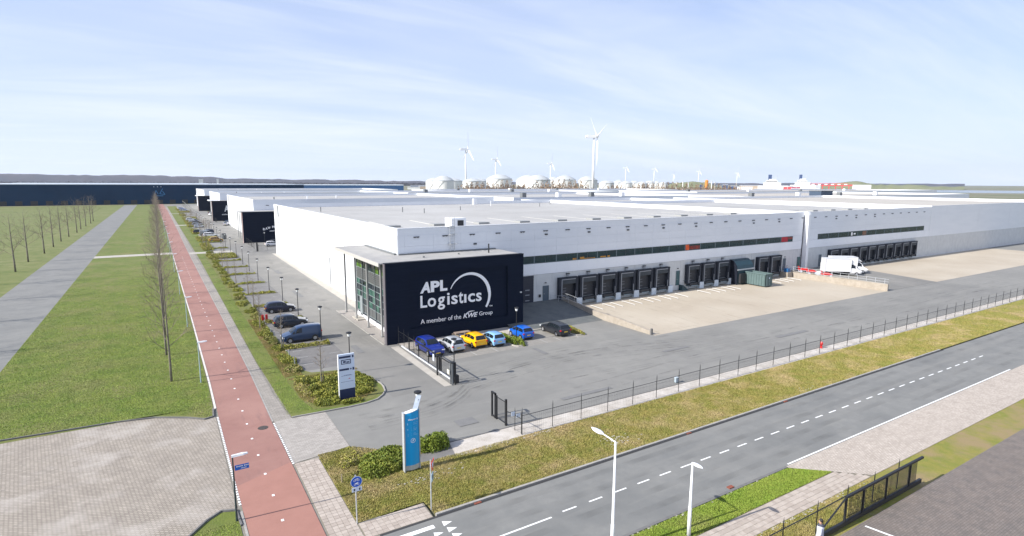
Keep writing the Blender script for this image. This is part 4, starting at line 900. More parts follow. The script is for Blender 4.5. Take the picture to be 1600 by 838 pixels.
def pole_sign(name, label, x, y, h): 
    t = thing(name, label, 'traffic sign', (x,y,0)); wpart('pole', MB().tube([(x,y,0),(x,y,h)],0.035,8), galv, t); return t
cs = pole_sign('cycle_sign', 'round blue cycle and moped path sign on a grey pole', 7.71, 28.03, 2.75)
k = MB().lathe([(0.30,0),(0.30,0.02)],28,(7.74,27.955,2.40),axis='y'); dsk = wpart('sign_disc', k, blue_t, cs)
wpart('disc_rim', crescent(7.74,2.40,0.305,0,360,lambda t:0.022,27.955,0.006,28), sign_w, dsk)
def bike(x, z, s, y):
    m = MB()
    for dx in (-0.075,0.075):
        for i in range(12):
            a0,a1 = 2*math.pi*i/12, 2*math.pi*(i+1)/12
            f = lambda a,r: (x+dx*s*1.1+r*s*math.cos(a), y, z+r*s*math.sin(a)); m.add([f(a0,0.045),f(a1,0.045),f(a1,0.06),f(a0,0.06)],[(0,1,2,3)])
    for (a,b,c,d) in [(-0.08,0,-0.02,0.08),(-0.02,0.08,0.07,0.08),(0.07,0.08,0.08,0.0),(-0.02,0.08,0.01,0.0),(0.01,0,0.07,0.08)]:
        m.tube([(x+a*s,y,z+b*s),(x+c*s,y,z+d*s)],0.008*s,4)
    return m
wpart('bicycle_symbol', bike(7.74,2.49,1.1,27.947), letter_m, dsk); m_ = bike(7.74,2.27,1.0,27.947); m_.box(7.68,7.8,27.94,27.95,2.28,2.35); wpart('moped_symbol', m_, letter_m, dsk)
pl_ = wpart('sub_plate', MB().box(7.49,8.02,27.955,27.975,1.86,2.08), sign_w, cs)
for (xx,s_) in ((7.62,1),(7.90,-1)): wpart('arrow', MB().add([(xx-0.03,27.95,1.90),(xx+0.03,27.95,1.90),(xx+0.03,27.95,1.98),(xx+0.06,27.95,1.98),(xx,27.95,2.05),(xx-0.06,27.95,1.98),(xx-0.03,27.95,1.98)],[(0,1,2,3,4,5,6)]), trim, pl_)
ys_ = pole_sign('yield_sign', 'yield sign seen edge-on, red and white, on a grey pole by the road', 11.60, 27.15, 2.95)
# faces towards +X (traffic coming along the road), slightly turned
a = R(-126); ux, uy = math.cos(a), math.sin(a)
def tri(cx,cy,cz,r,off):
    nx, ny = -uy*off, ux*off
    return [(cx-ux*r+nx,cy-uy*r+ny,cz+r*0.55),(cx+ux*r+nx,cy+uy*r+ny,cz+r*0.55),(cx+nx,cy+ny,cz-r*1.18)]
k = MB(); A_ = tri(11.64,27.12,2.72,0.36,0.05); B_ = tri(11.64,27.12,2.72,0.36,0.075); k.add(A_+B_,[(0,1,2),(5,4,3),(0,3,4,1),(1,4,5,2),(2,5,3,0)]); tf = wpart('sign_triangle', k, red_t, ys_)
k = MB(); A_ = tri(11.64,27.12,2.72,0.22,0.045); B_ = tri(11.64,27.12,2.72,0.22,0.08); k.add(A_+B_,[(0,1,2),(5,4,3),(0,3,4,1),(1,4,5,2),(2,5,3,0)]); wpart('white_centre', k, sign_w, tf)
k = MB(); c0 = Vector((11.63,27.13,0)); u_ = Vector((ux,uy,0)); nv = Vector((-uy,ux,0))
q_ = [c0-u_*0.2+nv*0.05,c0+u_*0.2+nv*0.05,c0+u_*0.2+nv*0.07,c0-u_*0.2+nv*0.07]; k.prism([(v.x,v.y) for v in q_],1.75,2.2); wpart('sub_plate', k, mat('plate_blue',(0.35,0.50,0.62),0.5), ys_)
k = MB(); q_ = [c0-u_*0.1+nv*0.045,c0+u_*0.1+nv*0.045,c0+u_*0.1+nv*0.075,c0-u_*0.1+nv*0.075]; k.prism([(v.x,v.y) for v in q_],1.85,2.08); wpart('symbol', k, trim, ys_)
hy = thing('fire_hydrant', 'red fire hydrant on the gravel strip by the wire fence', 'hydrant', (61.15,33.75,0)); wpart('barrel', MB().lathe([(0.13,0),(0.13,0.1),(0.10,0.12),(0.10,0.5),(0.14,0.52),(0.14,0.6),(0.08,0.72)],12,(61.15,33.7,0)), redh, hy); wpart('outlet', MB().tube([(60.9,33.7,0.42),(61.4,33.7,0.42)],0.06,8), redh, hy)
uc = thing('utility_pedestal', 'small grey utility pedestal on the gravel strip behind the fence', 'utility box', (38.9,34.3,0)); wpart('cabinet', MB().box(38.75,39.05,34.2,34.42,0.05,0.48), mat('pedestal_grey',(0.30,0.36,0.40),0.6), uc); wpart('lid', MB().box(38.72,39.08,34.17,34.45,0.48,0.52), mat('pedestal_lid',(0.4,0.45,0.48),0.6), uc)
for i,(x,y,h,dx) in enumerate([(8.15,32.6,0.55,0),(8.35,31.1,0.35,0.05)]):
    t = thing('wooden_stake', ['taller wooden stake in the grass above the cycle sign','short leaning wooden stake in the grass above the cycle sign'][i], 'stake', (x,y,0)); wpart('shaft', MB().tube([(x,y,-0.05),(x+dx,y,h)],0.035,6), stake_m, t)
for i,(x,y) in enumerate([(10.24,77.3),(10.72,77.4)]):
    t = thing('marker_post', ['left red and white marker post by the dark parked cars','right red and white marker post by the dark parked cars'][i], 'marker post', (x,y,0)); wpart('post', MB().box(x-0.06,x+0.06,y-0.06,y+0.06,0,0.35), sign_w, t); wpart('red_panel', MB().box(x-0.14,x+0.14,y-0.08,y+0.08,0.35,1.05), redh, t)
for i,(x,y) in enumerate([(10.35,60.6),(10.3,57.6),(10.2,70.9),(10.3,69.2)]):
    t = thing('charging_post', ['small pale post at the head of the bay left of the van','small pale post by the empty bays, nearest the white sign','small pale post left of the two dark cars, farther one','small pale post left of the two dark cars, nearer one'][i], 'post', (x,y,0)); wpart('post', MB().box(x-0.04,x+0.04,y-0.04,y+0.04,0,0.75), galv, t)

# ---------------------------------------------------------------- dock yard furniture
rw = thing('retaining_wall', 'pale concrete retaining wall between the ramp and the dock yard', 'wall', (48.9,47.6,0))
wp = [(47.55,0.5),(53.2,0.88),(58.3,0.85)]
k = MB(); k.prismx([(47.55,-0.3),(58.35,-0.3),(58.35,0.92),(53,0.86),(47.55,0.48)],48.9,49.2); k.prismx([(58.35,-0.3),(65.8,-0.3),(65.8,1.6),(58.35,1.02)],48.9,49.15); wpart('wall_body', k, cwall, rw)
wpart('wall_end_post', MB().box(48.95,49.2,47.35,47.55,0,0.75), darkkerb, rw)
gr = thing('guard_railing', 'galvanised guard railing on the retaining wall beside the first dock', 'railing', (49.0,60,1))
pts = [(60.7,1.0),(62.4,1.2),(64.1,1.3),(65.7,1.4)]
for (y,z) in pts: wpart('post', MB().tube([(49.02,y,z),(49.02,y,z+0.85)],0.025,6), galv, gr)
for dz in (0.42,0.84): wpart('rail', MB().tube([(49.02,y,z+dz) for y,z in pts],0.02,6), galv, gr)
gr2 = thing('guard_railing', 'short galvanised railing beside the grey door at the top of the ramp', 'railing', (47.8,64.5,1.2))
for (x,y) in ((47.2,65.6),(47.9,64.6),(48.8,63.4)): wpart('post', MB().tube([(x,y,1.0),(x,y,1.95)],0.025,6), galv, gr2)
for z in (1.5,1.93): wpart('rail', MB().tube([(47.2,65.6,z),(47.9,64.6,z),(48.8,63.4,z)],0.02,6), galv, gr2)
rme = MB(); rme.tube([(0,-2.7,0.12),(0,0,0.20),(0,0,0.0)],0.042,8); rme.tube([(0,-2.7,0.0),(0,-2.7,0.13)],0.042,8); rme = rme.mesh('wheel_guide', mat('worn_galvanised',(0.55,0.55,0.54),0.5))
di = 0
for c in DOCKC:
    for s_ in (-1.15,1.15):
        if c > 84 and c < 86 and s_ > 0: continue
        nm_ = ordinal(DOCKC.index(c))
        link('wheel_guide', rme, None, (c+s_, 63.4, 0.0), 'low white wheel guide rail on the %s side of the %s loading dock' % ('left' if s_<0 else 'right', nm_), None, 'guide rail', 'wheel guides in front of the docks')
stp = thing('door_stairs', 'teal steel steps with railing below the green door between docks', 'steps', (74.5,64.8,0))
for k_ in range(4): wpart('step', MB().box(74.0+k_*0.32,74.32+k_*0.32,64.9,65.75,0.0,0.95-k_*0.22), teal_m, stp)
wpart('railing', MB().tube([(74.0,64.9,1.8),(74.9,64.9,1.7),(75.4,64.9,0.9),(75.5,64.9,0)],0.03,6), teal_m, stp)
cp = thing('waste_compactor', 'large dark green waste compactor hood in front of the docks', 'compactor', (86.5,63.5,0))
k = MB(); prof = [(65.7,0.0),(65.7,4.4),(65.3,4.4),(64.7,4.1),(64.2,3.4),(63.95,2.7),(63.9,0.6),(63.9,0.0)][::-1]
k.prismx(prof, 87.0, 91.6); wpart('hood', k, teal_m, cp); k = MB(); k.prismx(prof, 86.84, 86.99); wpart('end_plate', k, navy_t, cp)
wpart('hopper', MB().box(87.3,88.8,63.5,63.88,0.3,2.0), trim, cp); wpart('rib', MB().box(86.9,91.7,63.84,63.94,2.6,2.8), galv, cp)
ct = thing('waste_container', 'long grey-green open waste container standing out in the dock yard', 'container', (90,61.9,0))
k = MB(); x0_,x1_,y0_,y1_ = 89.0,90.95,59.75,63.8
k.box(x0_,x1_,y0_,y1_,0.18,0.3); k.box(x0_,x0_+0.08,y0_,y1_,0.3,2.25); k.box(x1_-0.08,x1_,y0_,y1_,0.3,2.25); k.box(x0_,x1_,y0_,y0_+0.08,0.3,2.25); k.box(x0_,x1_,y1_-0.08,y1_,0.3,2.25); wpart('body', k, cont_m, ct)
rb = MB().box(-0.07,0,-0.05,0.05,0.2,2.2).mesh('rib', cont_m)
for k_ in range(8): link('rib', rb, ct, (x0_-90, y0_+0.25+k_*0.52-61.9, 0))
for k_ in range(3): link('rib', MB().box(-0.05,0.05,-0.06,0,0.2,2.2).mesh('rib', cont_m), ct, (x0_+0.3+k_*0.66-90, y0_-61.9, 0))
k = MB(); k.box(x0_-0.1,x0_+0.12,y0_-0.08,y1_+0.08,2.2,2.36); k.box(x1_-0.12,x1_+0.06,y0_-0.08,y1_+0.08,2.2,2.36); k.box(x0_,x1_,y0_-0.1,y0_+0.1,2.2,2.36); k.box(x0_,x1_,y1_-0.1,y1_+0.1,2.2,2.36); wpart('top_rim', k, cont_m, ct)
wpart('label_plate', MB().box(89.8,90.1,y0_-0.1,y0_-0.09,1.5,1.7), sign_w, ct); wpart('skid', MB().box(89.3,90.6,59.8,63.7,0.02,0.17), trim, ct)
wpart('tarp_cover', MB().box(x0_+0.09,x1_-0.09,y0_+0.09,y1_-0.09,1.7,1.8), trim, ct)
rw2 = thing('retaining_wall', 'stained concrete retaining wall below the parked delivery vans', 'wall', (104,55,0))
k = MB(); k.prism([(104.0,47),(104.25,47),(104.25,64.2),(104.0,64.2)], -0.2, [1.15,1.15,0.98,0.98]); k.box(104.0,104.25,64.2,65.8,-0.2,1.0); wpart('wall_body', k, cwall, rw2)
wpart('coping', MB().box(103.97,104.28,47,64.2,1.15,1.2), apron, rw2)
gr3 = thing('guard_railing', 'pale tubular guard railing on the wall below the delivery vans', 'railing', (104.1,55,1))
for k_ in range(12): y=47.6+k_*1.5; wpart('post', MB().tube([(104.12,y,1.1),(104.12,y,2.0)],0.035,6), galv, gr3)
for z in (1.55,2.0): wpart('rail', MB().tube([(104.12,47.0,z),(104.12,64.2,z)],0.028,6), galv, gr3)
def pallet_cart(x, y, label):
    z = 0.04+(y-47)/18.85*0.88
    t = thing('pallet_cart', label, 'cart', (x,y,z)); t.rotation_euler=(0,0,R(-40))
    lpart('deck', MB().box(-0.9,0.9,-0.45,0.45,0.45,0.62), redh, t); lpart('handle', MB().tube([(-0.9,-0.3,0.6),(-0.95,-0.3,1.15),(-0.95,0.3,1.15),(-0.9,0.3,0.6)],0.05,6), redh, t); lpart('load', MB().box(-0.5,0.4,-0.35,0.35,0.62,0.8), redh, t)
    for dx in (-0.6,0.6):
        for dy in (-0.5,0.42): lpart('wheel', MB().lathe([(0.22,0),(0.22,0.09)],12,(dx,dy,0.22),axis='y'), sign_w, t)
pallet_cart(106.4,63.4,'red flat cart behind the railing, farthest from the vans'); pallet_cart(106.2,61.6,'red flat cart in the middle behind the railing'); pallet_cart(106.0,58.6,'red flat cart beside the nearer delivery van')
sc = thing('white_barrel', 'low white bin between the red carts behind the railing', 'bin', (106.0,60.1,0.66)); wpart('body', MB().lathe([(0.4,0),(0.45,0.55),(0.3,0.7)],14,(106.0,60.1,0.66)), sign_w, sc); wpart('lid', MB().lathe([(0.48,0),(0.3,0.1)],14,(106.0,60.1,1.36)), whitesteel, sc)
bkx = thing('floor_scrubber', 'small blue cleaning machine by the end of the retaining wall', 'machine', (103,64.5,0)); wpart('body', MB().box(102.4,103.3,64.2,65.0,1.02,1.7), mat('machine_blue',(0.02,0.12,0.30),0.5), bkx); wpart('handle', MB().tube([(102.5,64.4,1.7),(102.3,64.4,2.3),(102.9,64.6,2.3)],0.04,6), trim, bkx); wpart('plinth', MB().box(102.2,103.6,64.0,65.8,0,1.0), cwall, bkx)

# picnic table
pt = thing('picnic_table', 'weathered wooden picnic table against the black office front', 'table', (28.9,57.6,0.05))
tw = mat('picnic_wood',(0.30,0.235,0.19),0.9,(0.22,0.17,0.135),3,4)
for k_ in range(5): wpart('plank', MB().box(27.95,29.85,57.28+k_*0.15,57.42+k_*0.15,0.74,0.79), tw, pt)
for y in (56.85,58.2): wpart('bench_plank', MB().box(27.95,29.85,y,y+0.26,0.45,0.49), tw, pt)
for x in (28.25,29.5):
    wpart('leg', MB().tube([(x,57.0,0.06),(x,57.5,0.74)],0.05,4), stake_m, pt); wpart('leg', MB().tube([(x,58.3,0.06),(x,57.8,0.74)],0.05,4), stake_m, pt); wpart('brace', MB().box(x-0.04,x+0.04,56.95,58.35,0.40,0.45), stake_m, pt)

# ---------------------------------------------------------------- cars
STY = {
 'hatch': dict(L=3.75, W=0.80, H=1.42, st=[(-1,.38,.72,.74,.66),(-.985,.26,.88,.90,.74),(-.93,.22,.90,.98,.77),(-.80,.22,.92,1.30,.80),(-.66,.22,.93,1.40,.80),(-.2,.22,.92,1.44,.80),(.12,.22,.90,1.40,.80),(.30,.22,.88,1.22,.80),(.48,.22,.87,.92,.79),(.80,.22,.78,.80,.76),(.94,.24,.66,.68,.70),(1,.30,.52,.54,.60)], gl=(-.80,.40), ws=(.16,.46), rw=(-.95,-.76)),
 'mini': dict(L=3.3, W=0.77, H=1.44, st=[(-1,.38,.74,.76,.66),(-.985,.26,.90,.93,.74),(-.93,.22,.92,1.05,.76),(-.82,.22,.94,1.32,.77),(-.66,.22,.94,1.41,.77),(-.2,.22,.92,1.45,.77),(.16,.22,.90,1.40,.77),(.36,.22,.89,1.20,.77),(.55,.22,.88,.93,.76),(.84,.22,.80,.82,.73),(.96,.26,.66,.68,.66),(1,.30,.52,.54,.58)], gl=(-.82,.46), ws=(.20,.52), rw=(-.95,-.78)),
 'wagon': dict(L=4.35, W=0.82, H=1.42, st=[(-1,.38,.74,.76,.68),(-.985,.26,.88,.92,.77),(-.95,.22,.90,1.05,.80),(-.86,.22,.91,1.30,.82),(-.72,.22,.92,1.38,.82),(-.2,.22,.91,1.42,.82),(.08,.22,.89,1.38,.82),(.24,.22,.87,1.20,.82),(.42,.22,.86,.90,.81),(.80,.22,.76,.78,.78),(.94,.24,.66,.68,.72),(1,.30,.52,.54,.62)], gl=(-.88,.34), ws=(.12,.40), rw=(-.965,-.83)),
 'suv': dict(L=4.1, W=0.85, H=1.58, st=[(-1,.45,.85,.87,.70),(-.985,.32,1.0,1.04,.79),(-.94,.28,1.02,1.18,.83),(-.84,.28,1.03,1.46,.85),(-.66,.28,1.04,1.56,.85),(-.2,.28,1.03,1.60,.85),(.08,.28,1.01,1.55,.85),(.26,.28,1.0,1.34,.85),(.42,.28,.99,1.04,.84),(.82,.28,.94,.96,.82),(.96,.30,.82,.84,.78),(1,.34,.62,.64,.70)], gl=(-.84,.36), ws=(.12,.40), rw=(-.955,-.80)),
 'van': dict(L=4.3, W=0.86, H=1.74, st=[(-1,.40,1.0,1.55,.76),(-.985,.28,1.02,1.66,.83),(-.93,.22,1.02,1.72,.85),(-.5,.22,1.02,1.76,.86),(0,.22,1.02,1.75,.86),(.22,.22,1.0,1.66,.86),(.42,.22,.98,1.36,.86),(.60,.22,.96,1.03,.85),(.86,.22,.86,.88,.82),(.96,.24,.74,.76,.76),(1,.30,.58,.60,.68)], gl=(.02,.50), ws=(.27,.57), rw=(-.999,-.99)),
 'sprinter': dict(L=2.3, W=0.92, H=2.25, st=[(-1,.35,1.25,2.2,.9),(-.9,.35,1.25,2.25,.92),(-.3,.35,1.25,2.15,.92),(.0,.35,1.22,1.9,.92),(.35,.35,1.15,1.22,.9),(.8,.35,.98,1.0,.86),(1,.4,.7,.72,.76)], gl=(-.75,.15), ws=(-.02,.33), rw=(-.999,-.998)),
}
def interp(st, x):
    for a,b in zip(st,st[1:]):
        if x <= b[0]: t=(x-a[0])/(b[0]-a[0]); return [a[i]+(b[i]-a[i])*t for i in range(5)]
    return list(st[-1])
CAR = {}
def car_mesh(style, pm_):
    key = (style, pm_.name)
    if key in CAR: return CAR[key]
    s = STY[style]; st = s['st']; h = s['L']/2; parts = {}
    def ring(x):
        _,zb,zl,zt,w = interp(st, x); f = min(1,(zt-zl)/0.45) if zt>zl else 0; wt = w*(0.97-0.235*f)
        r_ = [(w*0.90,zb),(w*0.985,zb+0.10),(w,zb+(zl-zb)*0.55),(w*0.96,zl),(wt+ (w*0.96-wt)*0.02,zt-0.05*max(f,0.2)),(wt*0.86,zt-0.005),(wt*0.45,zt+0.02)]
        return r_
    xs = sorted(set([q[0] for q in st]+[-.9,-.56,-.4,.0,.55,.68,.9])); xs=[x for x in xs]
    m = MB(); vs = []; n = 0
    for x in xs:
        r_ = ring(x); full = [(x*h,-a,b) for a,b in r_]+[(x*h,a,b) for a,b in reversed(r_)]; n = len(full); vs += full
    fs = []
    for i in range(len(xs)-1):
        for j in range(n): fs.append((i*n+j, i*n+(j+1)%n, (i+1)*n+(j+1)%n, (i+1)*n+j))
    fs += [tuple(range(n-1,-1,-1)), tuple(range((len(xs)-1)*n, len(xs)*n))]
    m.add(vs, fs); bme_ = m.mesh('body', pm_)
    bme_.polygons.foreach_set('use_smooth',[True]*len(bme_.polygons)); bme_.shade_smooth() if hasattr(bme_,'shade_smooth') else None
    try:
        bme_.set_sharp_from_angle(angle=R(38))
    except Exception: pass
    parts['body'] = bme_
    # side glass
    gl = MB(); ga, gb = s['gl']; segs = [(ga+0.03,-.30),(-.27,.06),(.09,gb)] if style not in ('van','sprinter') else [(ga,gb)]
    def sp(x, t, sgn):
        r_ = ring(x); (w0,z0_),(w1,z1_) = r_[3], r_[4]; w = w0+(w1-w0)*t+0.012; return (x*h, sgn*w, z0_+(z1_-z0_)*t)
    for sgn in (-1,1):
        for (a,b) in segs:
            if b<=a: continue
            xx = [a+(b-a)*i/6 for i in range(7)]
            for p,q in zip(xx,xx[1:]):
                quad = [sp(p,0.10,sgn),sp(q,0.10,sgn),sp(q,0.88,sgn),sp(p,0.88,sgn)]
                gl.add(quad if sgn<0 else quad[::-1], [(0,1,2,3)])
    parts['side_window'] = gl.mesh('side_window', carglass)
    def tp(x, sx):
        _,zb,zl,zt,w = interp(st, x); f = min(1,(zt-zl)/0.45); wt = w*(0.97-0.20*f)*0.90; return (x*h, sx*wt, zt+0.018+0.012*(1-abs(sx)))
    for nm,(a,b),o in (('windscreen',s['ws'],0.02),('rear_window',s['rw'],-0.02)):
        m = MB(); xx = [a+(b-a)*i/5 for i in range(6)]
        for p,q in zip(xx,xx[1:]):
            for u0,u1 in ((-0.92,-.3),(-.3,.3),(.3,.92)):
                A = [tp(p,u0),tp(q,u0),tp(q,u1),tp(p,u1)]; m.add([(c[0]+o,c[1],c[2]) for c in A],[(0,1,2,3)])
        if style in ('van','sprinter') and nm=='rear_window': continue
        parts[nm] = m.mesh(nm, carglass)
    # lights, plates, sills
    zl = st[0][2]; W_ = s['W']
    tl = MB(); 
    for sg in (-1,1):
        x0_, x1_ = (-h*1.003, -h*0.90); y0_, y1_ = sorted((sg*W_*0.74, sg*W_*0.985))
        tl.box(x0_,-h*0.95,y0_,y1_,zl-0.02,zl+0.13)
    parts['tail_light'] = tl.mesh('tail_light', tail)
    hl = MB(); zf = st[-1][2]
    for sg in (-1,1):
        y0_, y1_ = sorted((sg*W_*0.52, sg*W_*0.93)); hl.box(h*0.91,h*0.995,y0_,y1_,zf+0.02,zf+0.14)
    parts['headlight'] = hl.mesh('headlight', head)
    pl2 = MB(); pl2.box(-h*1.01,-h*0.985,-0.24,0.24,zl-0.18,zl-0.08); pl2.box(h*0.99,h*1.008,-0.24,0.24,0.40,0.49); parts['number_plate'] = pl2.mesh('number_plate', plate_m)
    tr = MB(); tr.box(h*0.97,h*1.004,-W_*0.6,W_*0.6,0.30,0.40); tr.box(-h*1.004,-h*0.95,-W_*0.8,W_*0.8,0.26,0.38)
    for sg in (-1,1): tr.box(h*0.20,h*0.27,sg*W_*0.98-0.09,sg*W_*0.98+0.09,zl+0.2,zl+0.32); tr.box(-h*0.55,h*0.5,sg*W_*0.97-0.03,sg*W_*0.97+0.03,0.2,0.30)
    parts['trim'] = tr.mesh('trim', trim)
    ar = MB(); R_ = 0.36 if style in ('suv','van','sprinter') else 0.33
    for wx in (-0.62,0.64):
        for sg in (-1,1): ar.lathe([(R_*1.0,0),(R_*1.0,0.05)],18,(wx*h,sg*W_*0.99-0.025,R_*0.98),axis='y')
    parts['wheel_arch'] = ar.mesh('wheel_arch', trim)
    wm_ = MB(); rr = R_*0.88; wm_.lathe([(rr*0.92,0),(rr,0.03),(rr,0.17),(rr*0.92,0.2)],18,(0,-0.1,0),axis='y'); parts['tyre'] = wm_.mesh('wheel', tyre)
    rm = MB(); rm.lathe([(rr*0.62,-0.112),(rr*0.62,0.112)],14,axis='y'); 
    parts['rim'] = rm.mesh('rim', rim); parts['R'] = rr; CAR[key] = parts; return parts
def car(style, pm_, x, y, rz, label, z=0.006, sc=1.0, group=None, cat='car'):
    p = car_mesh(style, pm_); t = thing('parked_car' if cat=='car' else 'van', label, cat, (x,y,z), rz, group); t.scale = (sc,sc,sc)
    bd_ = link('body', p['body'], t)
    for nm in ('side_window','windscreen','rear_window','tail_light','headlight','number_plate','trim','wheel_arch'):
        if nm in p: link(nm, p[nm], t)
    h = STY[style]['L']/2; W_ = STY[style]['W']
    for wx in (-0.62,0.64):
        for sg in (-1,1):
            w = link('wheel', p['tyre'], t, (wx*h, sg*(W_-0.075), p['R'])); link('rim', p['rim'], w)
    return t
CG = 'cars parked in front of the black office'
c_navy=paint('paint_navy',(0.006,0.010,0.035)); c_blue=paint('paint_dark_blue',(0.005,0.02,0.20)); c_sil=paint('paint_silver',(0.50,0.53,0.57),0.3,0.3); c_yel=paint('paint_yellow',(0.85,0.42,0.0)); c_lb=paint('paint_light_blue',(0.22,0.42,0.68)); c_mb=paint('paint_mid_blue',(0.008,0.10,0.48)); c_blk=paint('paint_black',(0.015,0.018,0.024)); c_wh=paint('paint_white',(0.75,0.75,0.75)); c_vn=paint('paint_steel_blue',(0.012,0.038,0.10)); c_gr=paint('paint_grey',(0.22,0.25,0.27)); c_red=paint('paint_red',(0.3,0.02,0.02)); c_mus=paint('paint_mustard',(0.45,0.27,0.06))
H90 = math.pi/2
car('suv', c_blue, 23.45, 54.5, -H90+R(2), 'dark blue car facing the camera behind the sliding gate', group=CG)
car('hatch', c_sil, 26.0, 54.45, H90, 'silver hatchback seen from behind beside the lamp post', group=CG)
car('hatch', c_yel, 28.85, 54.75, H90, 'yellow hatchback seen from behind, in the middle of the row', group=CG)
car('mini', c_lb, 30.85, 53.95, H90, 'light blue small hatchback next to the hedge', group=CG)
car('mini', c_mb, 35.1, 54.6, H90, 'bright blue small car right of the hedge', group=CG)
car('wagon', c_blk, 39.65, 54.1, H90, 'black estate car at the right end of the row', group=CG)
LG = 'cars in the bays beside the bicycle path'
car('hatch', c_navy, 13.3, 83.1, 0, 'dark navy hatchback, farther of the two dark cars in the left bays', group=LG, sc=1.04)
car('hatch', paint('paint_gunmetal',(0.012,0.022,0.04)), 12.95, 73.9, 0, 'dark blue-grey hatchback behind the blue van in the left bays', group=LG, sc=1.06)
car('van', c_vn, 12.75, 66.4, math.pi, 'blue panel van facing the bicycle path in the left bays', group=LG, cat='van')
far = [('wagon',c_wh,13.6,209,0,'white estate car in the left bays beyond the second yard'),('van',c_gr,13.0,214.5,0,'grey people carrier behind the white estate car'),('suv',c_navy,13.4,221,math.pi,'dark car in a group of three in the left bays'),
       ('hatch',c_mus,13.9,192,0,'mustard hatchback in the hedged bays'),('hatch',c_blk,11.2,224,0,'black car nearest the path in the left group'),('hatch',c_sil,12.8,253,0,'silver car at the front of the far group'),('suv',c_gr,12.8,262,0,'grey car behind the far silver car'),('hatch',c_blk,13.2,275,0,'black car deep in the far group'),('van',c_sil,12.6,284,0,'silver people carrier in the far group'),('hatch',c_wh,11.8,300,0,'white car at the back of the far group'),
       ('wagon',c_sil,12.6,398,0,'silver car in the farthest bays'),('hatch',c_mb,12.4,408,0,'blue car in the farthest bays'),('suv',c_wh,12.0,422,0,'white car in the farthest bays'),('hatch',c_sil,11.8,436,0,'pale car closest to the navy hall'),
       ('wagon',c_blk,27.4,176.5,H90,'black car parked in front of the RAW office'),('hatch',c_wh,26.3,170.5,0,'pale car at the fence of the RAW yard'),('suv',c_vn,24.0,268,R(80),'dark blue car by the third black office yard'),('hatch',c_sil,23.0,261,R(75),'silver car beside the second white hall'),('hatch',c_wh,22.8,340,R(100),'white car near the fourth black office'),('suv',c_blk,23.4,352,R(90),'black car near the fourth black office'),('hatch',c_red,27,272,R(0),'dark red car in the third yard')]
for (s_,p_,x,y,rz,lab) in far: car(s_,p_,x,y,rz,lab,sc=1.04)
cn = thing('waste_bin', 'round dark bin on the corner of the hedged island in the left bays', 'bin', (16.6,199,0)); wpart('drum', MB().lathe([(0.7,0),(0.8,0.3),(0.8,1.3),(0.5,1.6)],16,(16.6,199,0)), greym, cn); wpart('lid', MB().lathe([(0.82,0),(0.4,0.2)],16,(16.6,199,1.6)), blackm, cn)
def box_van(x, y, z, rz, label):
    t = thing('delivery_van', label, 'van', (x,y,z), rz); t.scale=(1.06,1.06,1.06)
    p = car_mesh('sprinter', c_wh)
    cab = link('cab', p['body'], t, (2.0,0,0))
    for nm in ('side_window','windscreen'): link(nm, p[nm], cab)
    link('headlight', p['headlight'], cab); link('trim', p['trim'], cab); link('number_plate', p['number_plate'], cab)
    lpart('cargo_box', MB().box(-3.2,1.15,-1.02,1.02,0.75,3.0), mat('box_white',(0.80,0.80,0.80),0.35), t)
    k = MB(); k.box(-3.24,1.19,-1.06,1.06,2.97,3.06); k.box(-3.24,-3.16,-1.06,1.06,0.72,3.0); k.box(-1.9,-1.86,-1.03,-1.02,0.8,2.9); lpart('box_trim', k, mat('box_trim_grey',(0.55,0.56,0.58),0.4), t)
    k = MB(); k.add([(1.2,-0.85,2.3),(1.2,0.85,2.3),(1.2,0.85,2.95),(1.2,-0.85,2.95),(2.1,-0.6,2.2),(2.1,0.6,2.2)],[(0,3,2,1),(0,1,5,4),(3,4,5,2),(0,4,3),(1,2,5)]); lpart('wind_deflector', k, c_wh, t)
    lpart('chassis', MB().box(-3.1,2.0,-0.8,0.8,0.40,0.74), trim, t); lpart('side_guard', MB().box(-1.4,1.0,-0.98,0.98,0.42,0.7), trim, t)
    lpart('tail_lift', MB().box(-3.36,-3.26,-0.95,0.95,0.6,2.1), mat('box_trim_grey',(0.55,0.56,0.58),0.4), t); lpart('tail_light', MB().box(-3.30,-3.25,-1.0,-0.8,0.5,0.7), tail, t)
    for wx in (-2.1,2.2):
        for sg in (-1,1): 
            w = link('wheel', p['tyre'], t, (wx, sg*0.9, 0.33)); link('rim', p['rim'], w)
box_van(111.6,58.9,0.52,R(-38),'nearer white box van behind the retaining wall railing'); box_van(115.2,59.6,0.55,R(-38),'farther white box van, partly hidden by the nearer one')

# ---------------------------------------------------------------- person
def skin_obj(name, pts, edges, radii, m, parent, sub=1):
    me = bpy.data.meshes.new(name); me.from_pydata(pts, edges, []); o = bpy.data.objects.new(name, me); COL.objects.link(o)
    md = o.modifiers.new('skin','SKIN'); sk = me.skin_vertices[0].data
    for i,r_ in enumerate(radii): sk[i].radius = (r_,r_) if not isinstance(r_,tuple) else r_
    sk[0].use_root = True
    s2 = o.modifiers.new('sub','SUBSURF'); s2.levels = sub; s2.render_levels = sub
    bpy.context.view_layer.update(); dg = bpy.context.evaluated_depsgraph_get(); me2 = bpy.data.meshes.new_from_object(o.evaluated_get(dg))
    bpy.data.objects.remove(o); me2.materials.clear(); me2.materials.append(m); me2.name = name
    me2.polygons.foreach_set('use_smooth',[True]*len(me2.polygons)); return link(name, me2, parent)
pe = thing('person', 'person in a pale coat and dark scarf behind the near black fence', 'person', (26.38,13.8,0), R(120))
